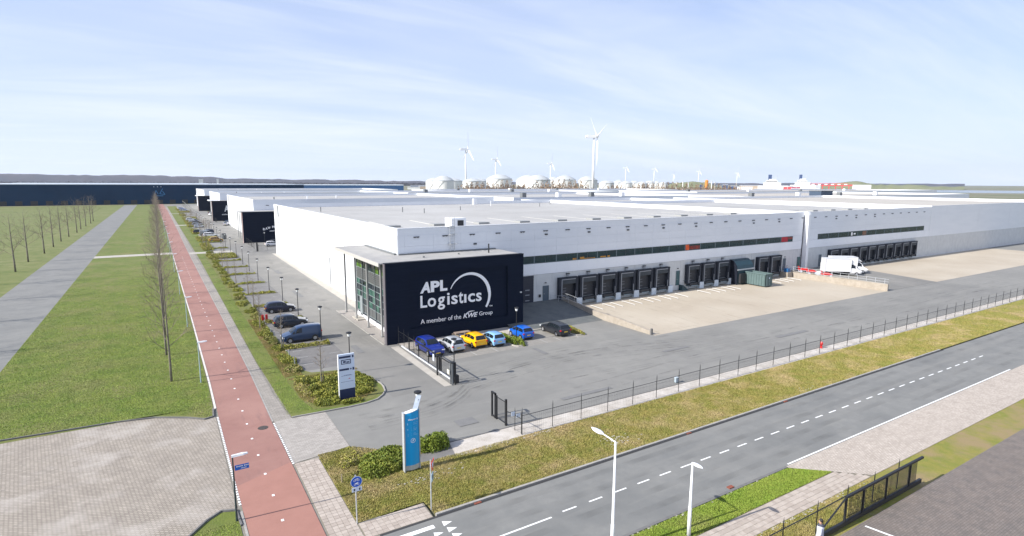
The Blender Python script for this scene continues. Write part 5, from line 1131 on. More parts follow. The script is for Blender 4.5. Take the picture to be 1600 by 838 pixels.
bp_ = [(0,0,0.95),(0,0.0,1.15),(0,0,1.38),(0,0,1.48),(0.01,0,1.58),(0.01,0,1.68),   # 0 pelvis..5 head
       (0,0.09,0.88),(0.02,0.10,0.50),(0,0.10,0.09),(0.14,0.10,0.04),
       (0,-0.09,0.88),(-0.02,-0.10,0.50),(-0.04,-0.10,0.09),(0.10,-0.10,0.04),
       (0,0.18,1.40),(0.0,0.24,1.14),(0.08,0.23,0.90),(0.10,0.22,0.82),
       (0,-0.18,1.40),(0.0,-0.24,1.14),(0.08,-0.23,0.90),(0.10,-0.22,0.82)]
be = [(0,1),(1,2),(2,3),(3,4),(4,5),(0,6),(6,7),(7,8),(8,9),(0,10),(10,11),(11,12),(12,13),(2,14),(14,15),(15,16),(16,17),(2,18),(18,19),(19,20),(20,21)]
br = [0.13,0.12,0.12,0.055,0.075,0.08,0.085,0.06,0.045,0.04,0.085,0.06,0.045,0.04,0.055,0.045,0.035,0.03,0.055,0.045,0.035,0.03]
skin_obj('body', bp_, be, br, skin_m, pe)
hd = MB().lathe([(0.03,-0.12),(0.07,-0.09),(0.088,-0.02),(0.09,0.05),(0.06,0.11),(0.02,0.13)],14,(0.015,0,1.66)); lpart('head', hd, skin_m, pe, smooth=True)
hr = MB().lathe([(0.085,-0.03),(0.10,0.03),(0.095,0.08),(0.05,0.135),(0.01,0.15)],14,(-0.005,0,1.67)); lpart('hair', hr, hair_m, pe, smooth=True)
k = MB(); k.box(0.09,0.115,-0.012,0.012,1.62,1.66); lpart('nose', k, skin_m, pe)
k = MB(); k.box(0.085,0.10,0.02,0.04,1.665,1.68); k.box(0.085,0.10,-0.04,-0.02,1.665,1.68); lpart('eyes', k, hair_m, pe)
k = MB(); k.box(-0.01,0.02,0.085,0.10,1.62,1.68); k.box(-0.01,0.02,-0.10,-0.085,1.62,1.68); lpart('ears', k, skin_m, pe)
ctm = MB().lathe([(0.27,0.55),(0.24,0.85),(0.20,1.1),(0.22,1.32),(0.20,1.42),(0.09,1.50)],18,(0,0,0),sy=1.0); 
ctm.v = [(x*0.75,y*1.0,z) for x,y,z in ctm.v]; co = lpart('coat', ctm, coat_m, pe, smooth=True)
for sg in (-1,1):
    lpart('sleeve', MB().tube([(0,sg*0.18,1.40),(0.0,sg*0.26,1.14),(0.08,sg*0.25,0.88)],[0.075,0.068,0.055],10), coat_m, pe, smooth=True)
    for f in range(4): lpart('finger', MB().tube([(0.09+f*0.012-0.02,sg*0.245,0.83),(0.10+f*0.012-0.02,sg*0.25,0.78),(0.115+f*0.01-0.02,sg*0.24,0.755-0.004*abs(f-1.5))],[0.010,0.009,0.007],5), skin_m, pe)
    lpart('thumb', MB().tube([(0.11,sg*0.23,0.85),(0.135,sg*0.22,0.82),(0.14,sg*0.22,0.79)],[0.011,0.010,0.008],5), skin_m, pe)
    lpart('trouser_leg', MB().tube([(0,sg*0.09,0.9),(0.01,sg*0.1,0.5),(0,sg*0.1,0.08)],[0.10,0.08,0.065],10), jean_m, pe, smooth=True)
    lpart('shoe', MB().box(-0.06,0.19,sg*0.1-0.045,sg*0.1+0.045,0.0,0.09), trim, pe)
lpart('scarf', MB().lathe([(0.10,1.40),(0.15,1.44),(0.14,1.50),(0.08,1.55)],14), scarf_m, pe, smooth=True)

# ---------------------------------------------------------------- vegetation
def leaves(poly_pts, n, size, m, hfun=None, zlo=0.0, name='foliage'):
    """n small leaf faces; poly_pts (n,3) centre points given as array"""
    c = np.asarray(poly_pts); n = len(c)
    a = rng.normal(size=(n,3)); a /= np.linalg.norm(a,axis=1)[:,None]; b = np.cross(a, rng.normal(size=(n,3))); b /= np.linalg.norm(b,axis=1)[:,None]
    s = size*np.clip(rng.lognormal(-0.05,0.4,(n,1)),0.35,2.0)
    v = np.stack([c-a*s, c+b*s*0.55, c+a*s, c-b*s*0.55],1).reshape(-1,3)
    me = bpy.data.meshes.new(name); me.vertices.add(len(v)); me.vertices.foreach_set('co', v.ravel().astype(np.float32))
    me.loops.add(n*4); me.loops.foreach_set('vertex_index', np.arange(n*4,dtype=np.int32)); me.polygons.add(n)
    me.polygons.foreach_set('loop_start', np.arange(0,n*4,4,dtype=np.int32)); 
    try: me.polygons.foreach_set('loop_total', np.full(n,4,dtype=np.int32))
    except Exception: pass
    mm = m if isinstance(m,(list,tuple)) else [m]
    for q in mm: me.materials.append(q)
    if len(mm) > 1: me.polygons.foreach_set('material_index', rng.integers(0,len(mm),n).astype(np.int32))
    me.update(calc_edges=True); me.validate(); return me
def mound_pts(cx, cy, rx, ry, h, n, lumps=9, rot=0):
    """points on/inside a lumpy low shrub"""
    out = []; L_ = [(rng.uniform(-0.75,0.75),rng.uniform(-0.75,0.75),rng.uniform(0.35,0.6),rng.uniform(0.7,1.1)) for _ in range(lumps)]
    L_ = [l for l in L_ if l[0]**2+l[1]**2 < 0.75] or [(0,0,0.7,1)]
    wts = np.array([l[2]**2 for l in L_]); wts /= wts.sum(); idx = rng.choice(len(L_), n, p=wts)
    d = rng.normal(size=(n,3)); d /= np.linalg.norm(d,axis=1)[:,None]; d[:,2] = np.abs(d[:,2])
    r_ = rng.uniform(0.55,1.0,n)**0.5; L_ = np.array(L_)[idx]
    x = L_[:,0]+d[:,0]*r_*L_[:,2]; y = L_[:,1]+d[:,1]*r_*L_[:,2]; z = d[:,2]*r_*h*L_[:,3]+0.02
    c, s = math.cos(rot), math.sin(rot); X = x*rx; Y = y*ry
    return np.stack([cx+X*c-Y*s, cy+X*s+Y*c, z],1)
def shrub(name, label, cat, cx, cy, rx, ry, h, n, size, m, lumps=9, rot=0, group=None):
    pts = mound_pts(cx,cy,rx,ry,h,n,lumps,rot); o = link(name, leaves(pts-np.array([cx,cy,0]),n,size,m), None, (cx,cy,0), label, None, cat, group); return o
# bushes round the blue sign
shrub('round_bush','rounded bright green bush right behind the blue sign','bush',14.75,34.3,1.15,1.0,0.95,9000,0.055,leaf_d,14)
shrub('juniper_bush','spreading yellow-green bush left of the blue sign','bush',11.1,33.7,1.9,1.5,0.62,12000,0.06,[leaf_m,leaf_d],18)
shrub('juniper_bush','smaller yellow-green bush touching the foot of the blue sign','bush',11.3,32.5,0.9,0.6,0.42,4500,0.055,leaf_m,8)
shrub('dry_bush','brownish low shrub at the left end of the sign bushes','bush',9.4,35.0,0.9,0.9,0.32,3500,0.05,[leaf_b,leaf_y],9)
shrub('dry_bush','straggly low shrub below the sign bushes','bush',9.9,33.2,0.9,0.5,0.22,1800,0.05,[leaf_b,leaf_m],7)
# planted bed with white sign
beds = [(12.2,50.8,1.8,1.4,0.65,7000),(13.9,49.0,1.6,1.6,0.6,6500),(10.9,49.6,1.1,1.2,0.55,4000),(11.3,47.2,1.4,1.1,0.6,5000),(10.6,46.0,0.9,0.8,0.45,3000),(13.9,46.9,1.1,0.8,0.45,3500),(12.4,44.9,0.8,0.4,0.3,1500),(13.4,51.6,1.5,0.8,0.5,4000),(9.9,52.2,0.8,1.2,0.45,2500),(14.6,50.6,0.7,1.2,0.4,2200)]
lbs = ['juniper clump behind the left edge of the tenant sign','juniper clump right of the tenant sign','juniper clump around the small tree by the tenant sign','large juniper clump in front left of the tenant sign','low juniper clump at the front left kerb of the bed','juniper clump right of the navy sign base','small juniper clump at the kerb below the tenant sign','juniper clump at the back of the bed by the empty bays','juniper clump at the left back of the planted bed','juniper clump along the right kerb of the bed']
for (cx,cy,rx,ry,h,n),lb in zip(beds,lbs): shrub('juniper_bush',lb,'bush',cx,cy,rx,ry,h,n,0.06,[leaf_m,leaf_m,leaf_y],12)
shrub('dry_bush','brown heather patch left of the planted bed junipers','bush',9.3,50.2,0.7,2.2,0.25,3500,0.05,[leaf_b,leaf_b,leaf_y],10)
# islands
isl = [65.2,77.7,88.4,98.6,109.6,121.2,132.0,143.6,156.5,172,190,206]
isn = ['beside the blue van','between the two dark hatchbacks','behind the navy hatchback']+['%s beyond the parked dark cars' % ordinal(k) for k in range(9)]
for i,y in enumerate(isl):
    yc = y-1.6 if i==0 else y-0.6
    hw = 0.55 if 3<=i<8 else 0.75
    n = 5200 if i<3 else (3600 if i<8 else 2200)
    pts = np.stack([rng.uniform(10.6,15.1,n), yc+np.clip(rng.normal(0,hw*0.55,n),-hw,hw), rng.uniform(0.05,1,n)**0.6*0.42],1); pts[:,2] *= (0.75+0.35*np.sin(pts[:,0]*3+i)*np.cos(pts[:,0]*1.7))*np.sqrt(np.clip(1-(np.abs(pts[:,1]-yc)/hw)**2*0.8,0.1,1))
    t = thing('hedge_island', 'low clipped hedge island across the bays, '+isn[i], 'hedge', (12.8,yc,0), 0, 'low hedge islands between the parking bays')
    link('foliage', leaves(pts-np.array([12.8,yc,0]),n,0.07,[leaf_y,leaf_y,leaf_m] if i>2 else [leaf_m,leaf_y,leaf_b]), t)
    e = MB(); hw2 = hw+0.12; poly = [(-2.4,-hw2),(1.9,-hw2),(2.4,-hw2*0.7),(2.65,0),(2.4,hw2*0.7),(1.9,hw2),(-2.4,hw2)]
    e.prism(poly, 0, 0.09); lpart('kerb_edge', e, kerb_m, t); e = MB(); e.prism([(a*0.97,b*0.86) for a,b in poly], 0.05, 0.11); lpart('soil', e, soil_m, t)
# irregular hedge along the bay heads
yy = 54.5; i = 0
while yy < 165:
    w = rng.uniform(2.2,4.4); n = int(2600 if yy<90 else 1800)
    shrub('hedge_clump', '%s low hedge clump along the heads of the left bays, counting from the planted bed' % ordinal(i),'hedge',9.75+0.25*math.sin(i*1.3),yy+w/2,0.78,w*0.5,0.42,n,0.065,[leaf_m,leaf_m,leaf_y] if i%3 else [leaf_m,leaf_b],9,group='hedge clumps along the bay heads')
    yy += w*1.0+(2.0 if i%3==1 else 0.4); i += 1
for i,(yc,ln) in enumerate([(152,8),(176,18),(200,14),(232,20),(262,10),(285,20),(315,24),(350,20),(385,14),(425,30)]):
    n = 5000; pts = np.stack([rng.uniform(9.0,15.0 if i%2==0 else 11.5,n), yc+rng.uniform(-ln/2,ln/2,n), rng.uniform(0,0.55,n)],1)
    link('hedge_row', leaves(pts-np.array([12,yc,0]),n,0.12,[leaf_y,leaf_m,leaf_b]), None, (12,yc,0), '%s broad low hedge bed among the far left bays, counting towards the navy hall'%ordinal(i), None, 'hedge')
# hedge in visitor lot
shrub('box_hedge','bright green clipped hedge between the light blue and bright blue cars','hedge',33.2,53.9,0.75,2.7,0.62,7000,0.06,leaf_d,12)
shrub('box_hedge','small yellowish hedge at the right of the black estate car','hedge',41.9,53.6,0.6,2.0,0.5,4000,0.06,[leaf_y,leaf_b],9)
for (x,yc,lab) in ((33.15,51.7,'rounded kerb end of the hedge beside the light blue car'),(41.6,52.0,'rounded kerb end of the hedge right of the estate car')):
    kerbline('kerb', lab, [(x-0.8,yc+1.2),(x-0.75,yc+0.2),(x-0.4,yc-0.25),(x,yc-0.35),(x+0.4,yc-0.25),(x+0.75,yc+0.2),(x+0.8,yc+1.2)],0.14,0.11,apron)

# grass blades
def blades(name, regions, n, h, m, label=None, keep=None):
    P_ = []
    A = [(b-a)*(d-c) for a,b,c,d in regions]; tot = sum(A)
    for (a,b,c,d),ar_ in zip(regions,A):
        k = int(n*ar_/tot); P_.append(np.stack([rng.uniform(a,b,k), rng.uniform(c,d,k), np.zeros(k)],1))
    c_ = np.concatenate(P_)
    if keep is not None: c_ = c_[keep(c_[:,0], c_[:,1])]
    k = len(c_); th = rng.uniform(0,2*np.pi,k); w = rng.uniform(0.012,0.03,k)*1.2; hh = h*rng.uniform(0.5,1.5,k)
    dx = np.stack([np.cos(th)*w, np.sin(th)*w, np.zeros(k)],1); tip = c_+np.stack([rng.normal(0,0.03,k),rng.normal(0,0.03,k),hh],1)
    v = np.stack([c_-dx, c_+dx, tip],1).reshape(-1,3)
    me = bpy.data.meshes.new(name); me.vertices.add(len(v)); me.vertices.foreach_set('co', v.ravel().astype(np.float32)); me.loops.add(k*3)
    me.loops.foreach_set('vertex_index', np.arange(k*3,dtype=np.int32)); me.polygons.add(k); me.polygons.foreach_set('loop_start', np.arange(0,k*3,3,dtype=np.int32))
    try: me.polygons.foreach_set('loop_total', np.full(k,3,dtype=np.int32))
    except Exception: pass
    me.materials.append(m); me.update(calc_edges=True); me.validate()
    return link(name, me, None, (0,0,0), label, 'stuff', 'grass')
blades('grass', [(7.75,11.5,28.1,34),(11.6,120,26.65,32.35),(7.75,12,34,37)], 520000, 0.055, blade_y, 'straw and green grass of the verge between fence and road', lambda x,y: (x < 50+70*rng.random(len(x))**1.4)&((y<34)|((x<9.9)&(y<36.5+(x-7.7)*0.3))|(y<37.2-(x-9.9)*1.0)))
blades('grass', [(12,35,17.88,19.6)], 66000, 0.05, blade_g, 'greener grass strip on the near side of the road', lambda x,y: x < 34.9-(y-17.88)*1.16)
blades('grass', [(8.9,15.2,45.2,53.5),(8.7,10.3,54,80)], 60000, 0.07, mat('bed_blades',(0.26,0.22,0.05),0.8,(0.17,0.18,0.03),0.9,8,col3=(0.34,0.23,0.11),scale3=0.5), 'rough heather and grass of the planted beds along the bays', lambda x,y: (y>53)|((x-12)**2/11+(y-49.3)**2/20<1))
blades('grass', [(16,36,14.3,16.2)], 50000, 0.05, blade_y, 'patchy grass between the near footpath and black gate')
blades('grass', [(-14,2.4,47.8,150),(7.3,9.9,45,150),(0.3,2.3,27,31.5),(-3,0.3,27,29.5)], 520000, 0.035, blade_g, 'mown grass lawn either side of the bicycle path', lambda x,y: (y < 60+90*rng.random(len(y))**1.4)&((y>50.5)|(y<31.6)|(x>3)|((y-47.6 > (2.3-x)*0.75)&(x<2.3))))
# pale rubble in the verge
rb_ = MB()
for (cx,cy,sx,sy,n) in [(26.4,28.4,0.7,0.4,90),(22.0,32.0,1.0,0.12,40),(47.2,27.2,1.0,0.4,30),(13.2,30.5,1.2,0.25,40),(30.5,16.1,1.6,0.08,40),(26,16.15,2.0,0.08,30),(24,19.6,4,0.06,60)]:
    for _ in range(n):
        x = cx+rng.normal(0,sx); y = cy+rng.normal(0,sy); s = rng.uniform(0.02,0.06); rb_.box(x-s,x+s,y-s*0.8,y+s*0.8,0,s*0.7)
link('pebbles', rb_.mesh('pebbles', apron), label='scattered pale stones and mortar crumbs in the verge grass', kind='stuff', cat='stones')

# bare trees
def tree_mesh(H, spread, seed, levels=4, trunk_r=0.13, clear=0.3):
    rr = random.Random(seed); T = MB(); Cn = MB()
    n = 7; pts = []; rad = []
    for i in range(n+1):
        t = i/n; pts.append((math.sin(t*3+seed)*0.08*t, math.cos(t*2+seed)*0.08*t, H*t*0.98)); rad.append(trunk_r*(1-t)**0.8+0.012)
    T.tube(pts, rad, 8)
    def branch(p, d, ln, r_, lev):
        segs = 3 if lev < 2 else 2; P_ = [p]; q = p.copy(); dd = d.copy()
        for i in range(segs):
            dd = (dd+Vector((rr.uniform(-.22,.22),rr.uniform(-.22,.22),rr.uniform(-.02,.26)))).normalized(); q = q+dd*ln/segs; P_.append(q.copy())
        Cn.tube(P_, [r_*(1-0.55*i/segs) for i in range(segs+1)], 4 if lev==0 else 3, cap=False)
        if lev >= levels: return
        nb = [6,4,3,3][min(lev,3)]
        for i in range(nb):
            t = rr.uniform(0.25,1.0); k = min(int(t*segs), segs-1); base = P_[k].lerp(P_[k+1], t*segs-k)
            perp = dd.orthogonal().normalized(); perp.rotate(Matrix.Rotation(rr.uniform(0,6.28),3,dd)); nd = (dd*rr.uniform(0.45,0.9)+perp*rr.uniform(0.5,0.9)+Vector((0,0,0.15))).normalized()
            branch(base, nd, ln*rr.uniform(0.42,0.62), r_*0.48, lev+1)
    nb = 16
    for i in range(nb):
        t = clear+(0.98-clear)*i/nb; z = H*t; a = i*2.4+seed; ln = spread*(1.05-t*0.75)*rr.uniform(0.8,1.15)
        k = min(int(t*n), n-1); base = Vector(pts[k]).lerp(Vector(pts[k+1]), t*n-k)
        branch(base, Vector((math.cos(a),math.sin(a),0.30+t*0.6)).normalized(), ln, trunk_r*(1-t)*0.32+0.010, 1)
    return T.mesh('trunk', bark, True), Cn.mesh('crown', twig_m)
TV = [tree_mesh(11.5,4.4,s_,3,0.16,0.28) for s_ in (3,8,14)]
tys = [58.35]+[67.7+9.35*k for k in range(14)]+[200+13.5*k for k in range(22)]
for i,y in enumerate(tys):
    if 161 < y < 169: continue
    tr,cr = TV[i%3]; x = -0.23 if i==0 else -0.5-0.0035*max(0,y-80)
    t = thing('bare_tree', 'nearest tall bare tree on the left lawn' if i==0 else '%s bare tree in the row left of the bicycle path, counting back' % ordinal(i), 'tree', (x,y,0), random.uniform(0,6.28), 'bare trees lining the bicycle path')
    sx_ = random.uniform(0.62,0.9); t.scale = (sx_,sx_,random.uniform(0.80,1.04)); t.rotation_euler = (random.uniform(-.02,.02),random.uniform(-.02,.02),t.rotation_euler[2]) ; link('trunk', tr, t); link('crown', cr, t)
SV = [tree_mesh(4.6,0.9,s_,3,0.055,0.35) for s_ in (5,11)]
for i,(x,y) in enumerate([(11.07,49.8),(10.11,63.3),(9.5,74.7),(10.4,86.5),(11.1,98.2),(10.6,110),(10.4,122),(10.5,134),(12.0,146),(10.2,175),(10.2,188),(10.4,200),(10,232),(9.8,244),(9.6,256),(9.6,290),(9.6,310),(9.5,330),(9.4,350)]):
    tr,cr = SV[i%2]
    t = thing('young_tree', 'thin bare young tree in the planted bed left of the tenant sign' if i==0 else '%s thin bare young tree along the left bays, counting back from the planted bed' % ordinal(i-1), 'tree', (x,y,0), random.uniform(0,6.28), 'young bare trees along the left bays')
    link('trunk', tr, t); link('crown', cr, t)
    st_ = MB().tube([(0.18,0,0),(0.18,0,1.5)],0.04,6); link('tree_stake', st_.mesh('tree_stake', stake_m), t)
# denser shrubby trees over the far bays
DV = tree_mesh(4.2,2.2,21,3,0.08,0.18)
for i,(x,y) in enumerate([(13.5,236),(14.5,243),(12.5,247),(13.8,290),(12,300),(14.6,226),(11.2,318),(13.5,330),(11,262)]):
    t = thing('bare_shrub_tree', '%s bushy bare tree among the far parked cars, counting back' % ordinal(i), 'tree', (x,y,0), random.uniform(0,6.28), 'bushy bare trees among the far cars'); link('trunk', DV[0], t); link('crown', DV[1], t)

# ---------------------------------------------------------------- far background
# storage tanks
def tank(deg, d, w_px, top_z, cyl_z, label):
    x,y = polar(deg,d); r_ = w_px
    t = thing('storage_tank', label, 'storage tank', (x,y,0))
    lpart('shell', MB().lathe([(r_,0),(r_,cyl_z)],40), tank_m, t)
    pr_ = [(r_*1.02,cyl_z-0.4),(r_*1.02,cyl_z+0.1)]+[(r_*q,cyl_z+0.1+(top_z-cyl_z)*(1-q**2.0)) for q in (0.97,0.85,0.7,0.55,0.4,0.25,0.12,0.03)]
    lpart('dome_roof', MB().lathe(pr_,40), tank_r, t, smooth=True)
    # spiral stair
    a0 = math.atan2(-y,-x); k = MB(); pts = [((r_+0.6)*math.cos(a0-0.9+0.9*i/10),(r_+0.6)*math.sin(a0-0.9+0.9*i/10),cyl_z*i/10) for i in range(11)]; k.tube(pts,0.35,4); lpart('stair', k, galv, t)
    lpart('rim_ring', MB().lathe([(r_*1.012,cyl_z-0.9),(r_*1.012,cyl_z-0.5)],40), galv, t)
def px2(deg, d, half_px): return half_px*d/887.0/math.cos(R(deg-58.25))**-1
tk = [(65.9,1050,16.5,26,17.5,'leftmost white storage tank'),(65.05,1000,17.5,29,18,'second white storage tank from the left, in front of the leftmost'),(64.2,1180,20,26,18,'white storage tank half hidden left of the near turbine mast'),(62.2,1060,18,25,17.5,'white storage tank just right of the left turbine mast'),(61.5,1300,20,26,18,'small far tank behind the scrub between turbine masts'),
      (59.55,1080,23.5,33,22,'large white tank right of the left turbine'),(56.6,1120,24.5,32.5,20,'wide white tank, left of the overlapping central pair'),(55.7,1020,22,31.5,20,'wide white tank in front of the central pair'),(54.1,1350,18,31,20,'grey tank peeking behind the central tanks'),(53.0,1080,20,31.5,20.5,'white tank left of the tall turbine mast'),(50.75,1080,17.5,30,20,'white tank behind the tall turbine mast'),(48.9,1150,15,22.5,15,'white tank right of the tall turbine mast'),(47.7,1350,14,24,16,'first tank of the small right group'),(47.0,1250,13,22,15,'second tank of the small right group'),(46.2,1450,14,23,16,'third tank of the small right group'),(45.5,1250,12,21,14,'fourth tank of the small right group'),(44.75,1300,13,23,16,'fifth tank of the small right group'),(44.1,1300,10,22,15,'sixth tank of the small right group'),(43.5,1280,9,20.5,15,'rightmost small white storage tank')]
for (deg,d,r_,tz,cz,lab) in tk: tank(deg,d,r_*1.02,tz,cz+min(2.6,(tz-cz)*0.35),lab)
# wind turbines
def turbine(deg, d, hub, bl, angs, label, yaw=None):
    x,y = polar(deg,d); t = thing('wind_turbine', label, 'wind turbine', (x,y,0), R(deg-90)+R(-72 if yaw is None else yaw), 'white wind turbines beyond the tanks')
    # local: rotor axis +Y' ; t rotated so the rotor is seen nearly edge-on
    lpart('tower', MB().tube([(0,0,0),(0,0,hub*0.5),(0,0,hub)],[1.9,1.5,0.95],16), turb_m, t, smooth=True)
    k = MB(); k.box(-1.9,1.9,-10,3.0,hub-1.0,hub+2.8); k.box(-1.5,1.5,-12,-10,hub-0.2,hub+2.2); lpart('nacelle', k, turb_m, t)
    lpart('hub', MB().lathe([(1.7,3.0),(1.8,4.5),(0.9,6.2),(0.2,6.6)],14,(0,0,hub+0.9),axis='y'), turb_m, t, smooth=True)
    for a in angs:
        a = R(a); u = Vector((math.sin(a),0,math.cos(a))); w = Vector((0,1,0)); c = u.cross(w)
        vs = []; prof = [(0.02,1.2,1.0),(0.08,1.2,0.9),(0.20,2.7,0.6),(0.45,2.0,0.4),(0.75,1.3,0.25),(1.0,0.3,0.1)]
        for (tt,cw,th) in prof:
            p = Vector((0,4.4,hub+0.9))+u*bl*tt
            for (ca,ta) in ((-0.35,0),(0,0.5),(0.65,0),(0,-0.5)): vs.append(tuple(p+(c*0.75+w*0.66)*cw*ca+(w*0.75-c*0.66)*th*ta*2))
        fs = [(i*4+j,i*4+(j+1)%4,(i+1)*4+(j+1)%4,(i+1)*4+j) for i in range(len(prof)-1) for j in range(4)]+[(3,2,1,0),(20,21,22,23)]
        k = MB(); k.add(vs, fs); lpart('blade', k, turb_g, t)
turbine(50.25,810,80,43,(-47,72,180),'tallest white wind turbine, right of centre above the tanks')
turbine(62.86,1130,80,42,(2,122,242),'white wind turbine left of the tanks centre, second largest')
turbine(59.9,1600,80,40,(0,120,240),'third largest wind turbine, right of the left one')
turbine(54.45,1950,80,40,(8,128,248),'small wind turbine between the central tanks')
turbine(47.1,2500,80,42,(0,120,240),'small wind turbine just right of the tallest one')
turbine(44.4,2750,80,42,(-10,110,230),'small wind turbine over the right end of the tanks')
turbine(40.3,3200,78,40,(0,120,240),'small wind turbine over the green dune')
turbine(36.9,3600,76,40,(15,135,255),'farthest wind turbine, left of the white ship')
turbine(42.6,4200,76,40,(30,150,270),'very faint wind turbine left of the green dune')
turbine(50.1,1700,30,0.1,(),'x') if False else None
# winter scrub in front of tanks
def scrub_clump(deg, d, w, h, n, label, m=scrub, cat='scrub'):
    x,y = polar(deg,d); pts = np.stack([rng.normal(0,w*0.45,n), rng.normal(0,w*0.3,n), np.abs(rng.normal(0,1,n))*h*0.75],1)
    a = R(deg-90); c,s = math.cos(a),math.sin(a); P2 = np.stack([pts[:,0]*c-pts[:,1]*s, pts[:,0]*s+pts[:,1]*c, np.clip(pts[:,2]*(1-0.35*(np.abs(pts[:,0])/w)),0,h*1.35*(0.8+0.3*np.sin(pts[:,0]*0.9)))],1)
    link('scrub_thicket', leaves(P2,n,0.9*(d/900),m), None, (x,y,0), label, None, cat)
sl_ = [(62.4,820,22,12,'brown thicket at the foot of the left turbine'),(60.8,800,26,12,'brown thicket left of the large central tank'),(58.9,790,26,14,'brown thicket right of the large central tank'),(57.2,800,20,10,'low brown thicket before the wide tanks'),(54.9,800,30,15,'tall brown thicket before the central pair of tanks'),(53.2,760,24,15,'grey-brown thicket left of the tall turbine'),(51.5,740,20,13,'brown thicket at the foot of the tall turbine'),(48.0,900,22,10,'brown thicket right of the tall turbine'),(45.5,880,26,12,'brown thicket before the small tanks'),(43.2,850,36,13,'brown thicket at the right end of the tanks'),(41.0,850,40,12,'brown thicket below the green dune'),(39.0,850,36,12,'brown thicket right of the green dune'),(37.6,900,24,10,'rightmost brown thicket before the harbour')]
for (deg,d,w,h,lab) in sl_: scrub_clump(deg,d,w,h,2600,lab)
def ridge(name, a0, a1, d, hf, m, kind='structure', depth=500, n=120, label=None):
    k = MB(); v = []
    for i in range(n+1):
        t = i/n; a = a0+(a1-a0)*t; h = hf(t)
        for dd,hh in ((0,0),(depth*0.25,h*0.85),(depth*0.5,h),(depth,0)): x,y = polar(a,d+dd); v.append((x,y,hh-0.2))
    f = [(i*4+j,(i+1)*4+j,(i+1)*4+j+1,i*4+j+1) for i in range(n) for j in range(3)]
    k.add(v,f); return link(name, k.mesh(name, m, True), label=label, kind=kind)
r1 = [rng.normal() for _ in range(400)]
def rough(t, f, s): i = int(t*f); return s*(r1[i%400]*(1-(t*f-i))+r1[(i+1)%400]*(t*f-i))
ridge('far_hills', 102, 64, 3600, lambda t: float(np.interp(102-38*t,[64,75,80,85,87,90,102],[24,28,33,38,45,49,52]))+rough(t,40,2.0)+rough(t,90,1.2), wood_far, n=180)
ridge('distant_forest', 66.5, 20, 5200, lambda t: 20+rough(t,60,3), wood_far, n=160)
ridge('green_dune', 43.2, 38.6, 2300, lambda t: 24*math.sin(math.pi*min(1,max(0,t)))**0.4+rough(t,20,1), dune_m, n=50, depth=250)
ridge('dunes', 31.0, 20, 2400, lambda t: 8+34*math.sin(math.pi*min(1,t*1.1))**2*(0.6+0.4*math.sin(t*9))+rough(t,30,1.5), dune_m, n=90, depth=300)
# trees on hills: a far wood, one mass
n = 14000; ang = rng.uniform(66,101,n); dd = rng.uniform(2700,3500,n); pts = np.stack([dd*np.cos(np.radians(ang)), dd*np.sin(np.radians(ang)), rng.uniform(0,9,n)],1)
link('far_wood', leaves(pts,n,5.0,wood_far), label='distant winter woodland along the left horizon', kind='stuff', cat='forest')
# misc low buildings beyond
def far_box(deg, d, w, dp, h, m, label, name='far_building', cat='building', roof=None):
    x,y = polar(deg,d); t = thing(name, label, cat, (x,y,0), R(deg-90)); lpart('walls', MB().box(-w/2,w/2,0,dp,0,h), m, t); lpart('roof', MB().box(-w/2-0.5,w/2+0.5,-0.5,dp+0.5,h,h+0.8), roof or cap_m, t); return t
wb_ = mat('far_white',(0.72,0.72,0.70),0.6); wr = mat('far_red',(0.55,0.04,0.04),0.6); wn = mat('far_navy',(0.02,0.05,0.14),0.6); wo_ = mat('far_orange',(0.65,0.22,0.02),0.6); wt_ = mat('far_tan',(0.42,0.33,0.24),0.7)
far_box(66.2,1500,70,30,7,wt_,'low tan building left of the tanks'); far_box(68.0,1400,30,20,6,wb_,'small pale roof left of the tanks'); far_box(67.3,1700,60,20,8,wn,'low dark shed left of the tanks')
far_box(86.7,2300,14,14,25,wb_,'pale tower block on the left horizon'); far_box(85.4,2300,7,7,26,wb_,'thin pale tower on the left horizon')
ft = thing('orange_silo','orange tower with a blue box at the foot of the dune turbine','silo',(*polar(39.55,1500),0),R(-50)); lpart('tower', MB().lathe([(4,0),(4,24),(2,26)],14), wo_, ft); lpart('annex', MB().box(-16,-9,-4,4,0,14), wn, ft)
for i,(dg,h) in enumerate([(42.3,20),(41.7,22),(41.2,18),(39.1,22),(38.8,19)]):
    t = thing('process_column', '%s slim pale process column before the green dune' % ordinal(i), 'column', (*polar(dg,1500),0)); lpart('shaft', MB().tube([(0,0,0),(0,0,h)],1.1,10), wb_, t); lpart('cap', MB().lathe([(1.6,h),(1.6,h+1),(0.5,h+2)],10), galv, t)
far_box(37.9,1700,14,14,13,wn,'dark blue block building in the harbour skyline'); far_box(37.2,1700,22,16,10,wn,'navy shed right of the blue block building'); far_box(35.2,1800,90,30,11,wt_,'long tan sheds in the harbour skyline'); far_box(36.2,1700,40,20,8,wb_,'pale sheds in the harbour skyline')
far_box(34.4,1500,50,20,4,wn,'blue hall before the white ship'); far_box(31.2,1550,60,30,5,wn,'low grey-blue sheds before the red cranes')
struct('harbour_water', flat([polar(36,1560),polar(16,1560),polar(16,2200),polar(36,2200)][::-1], -0.1), water_m)
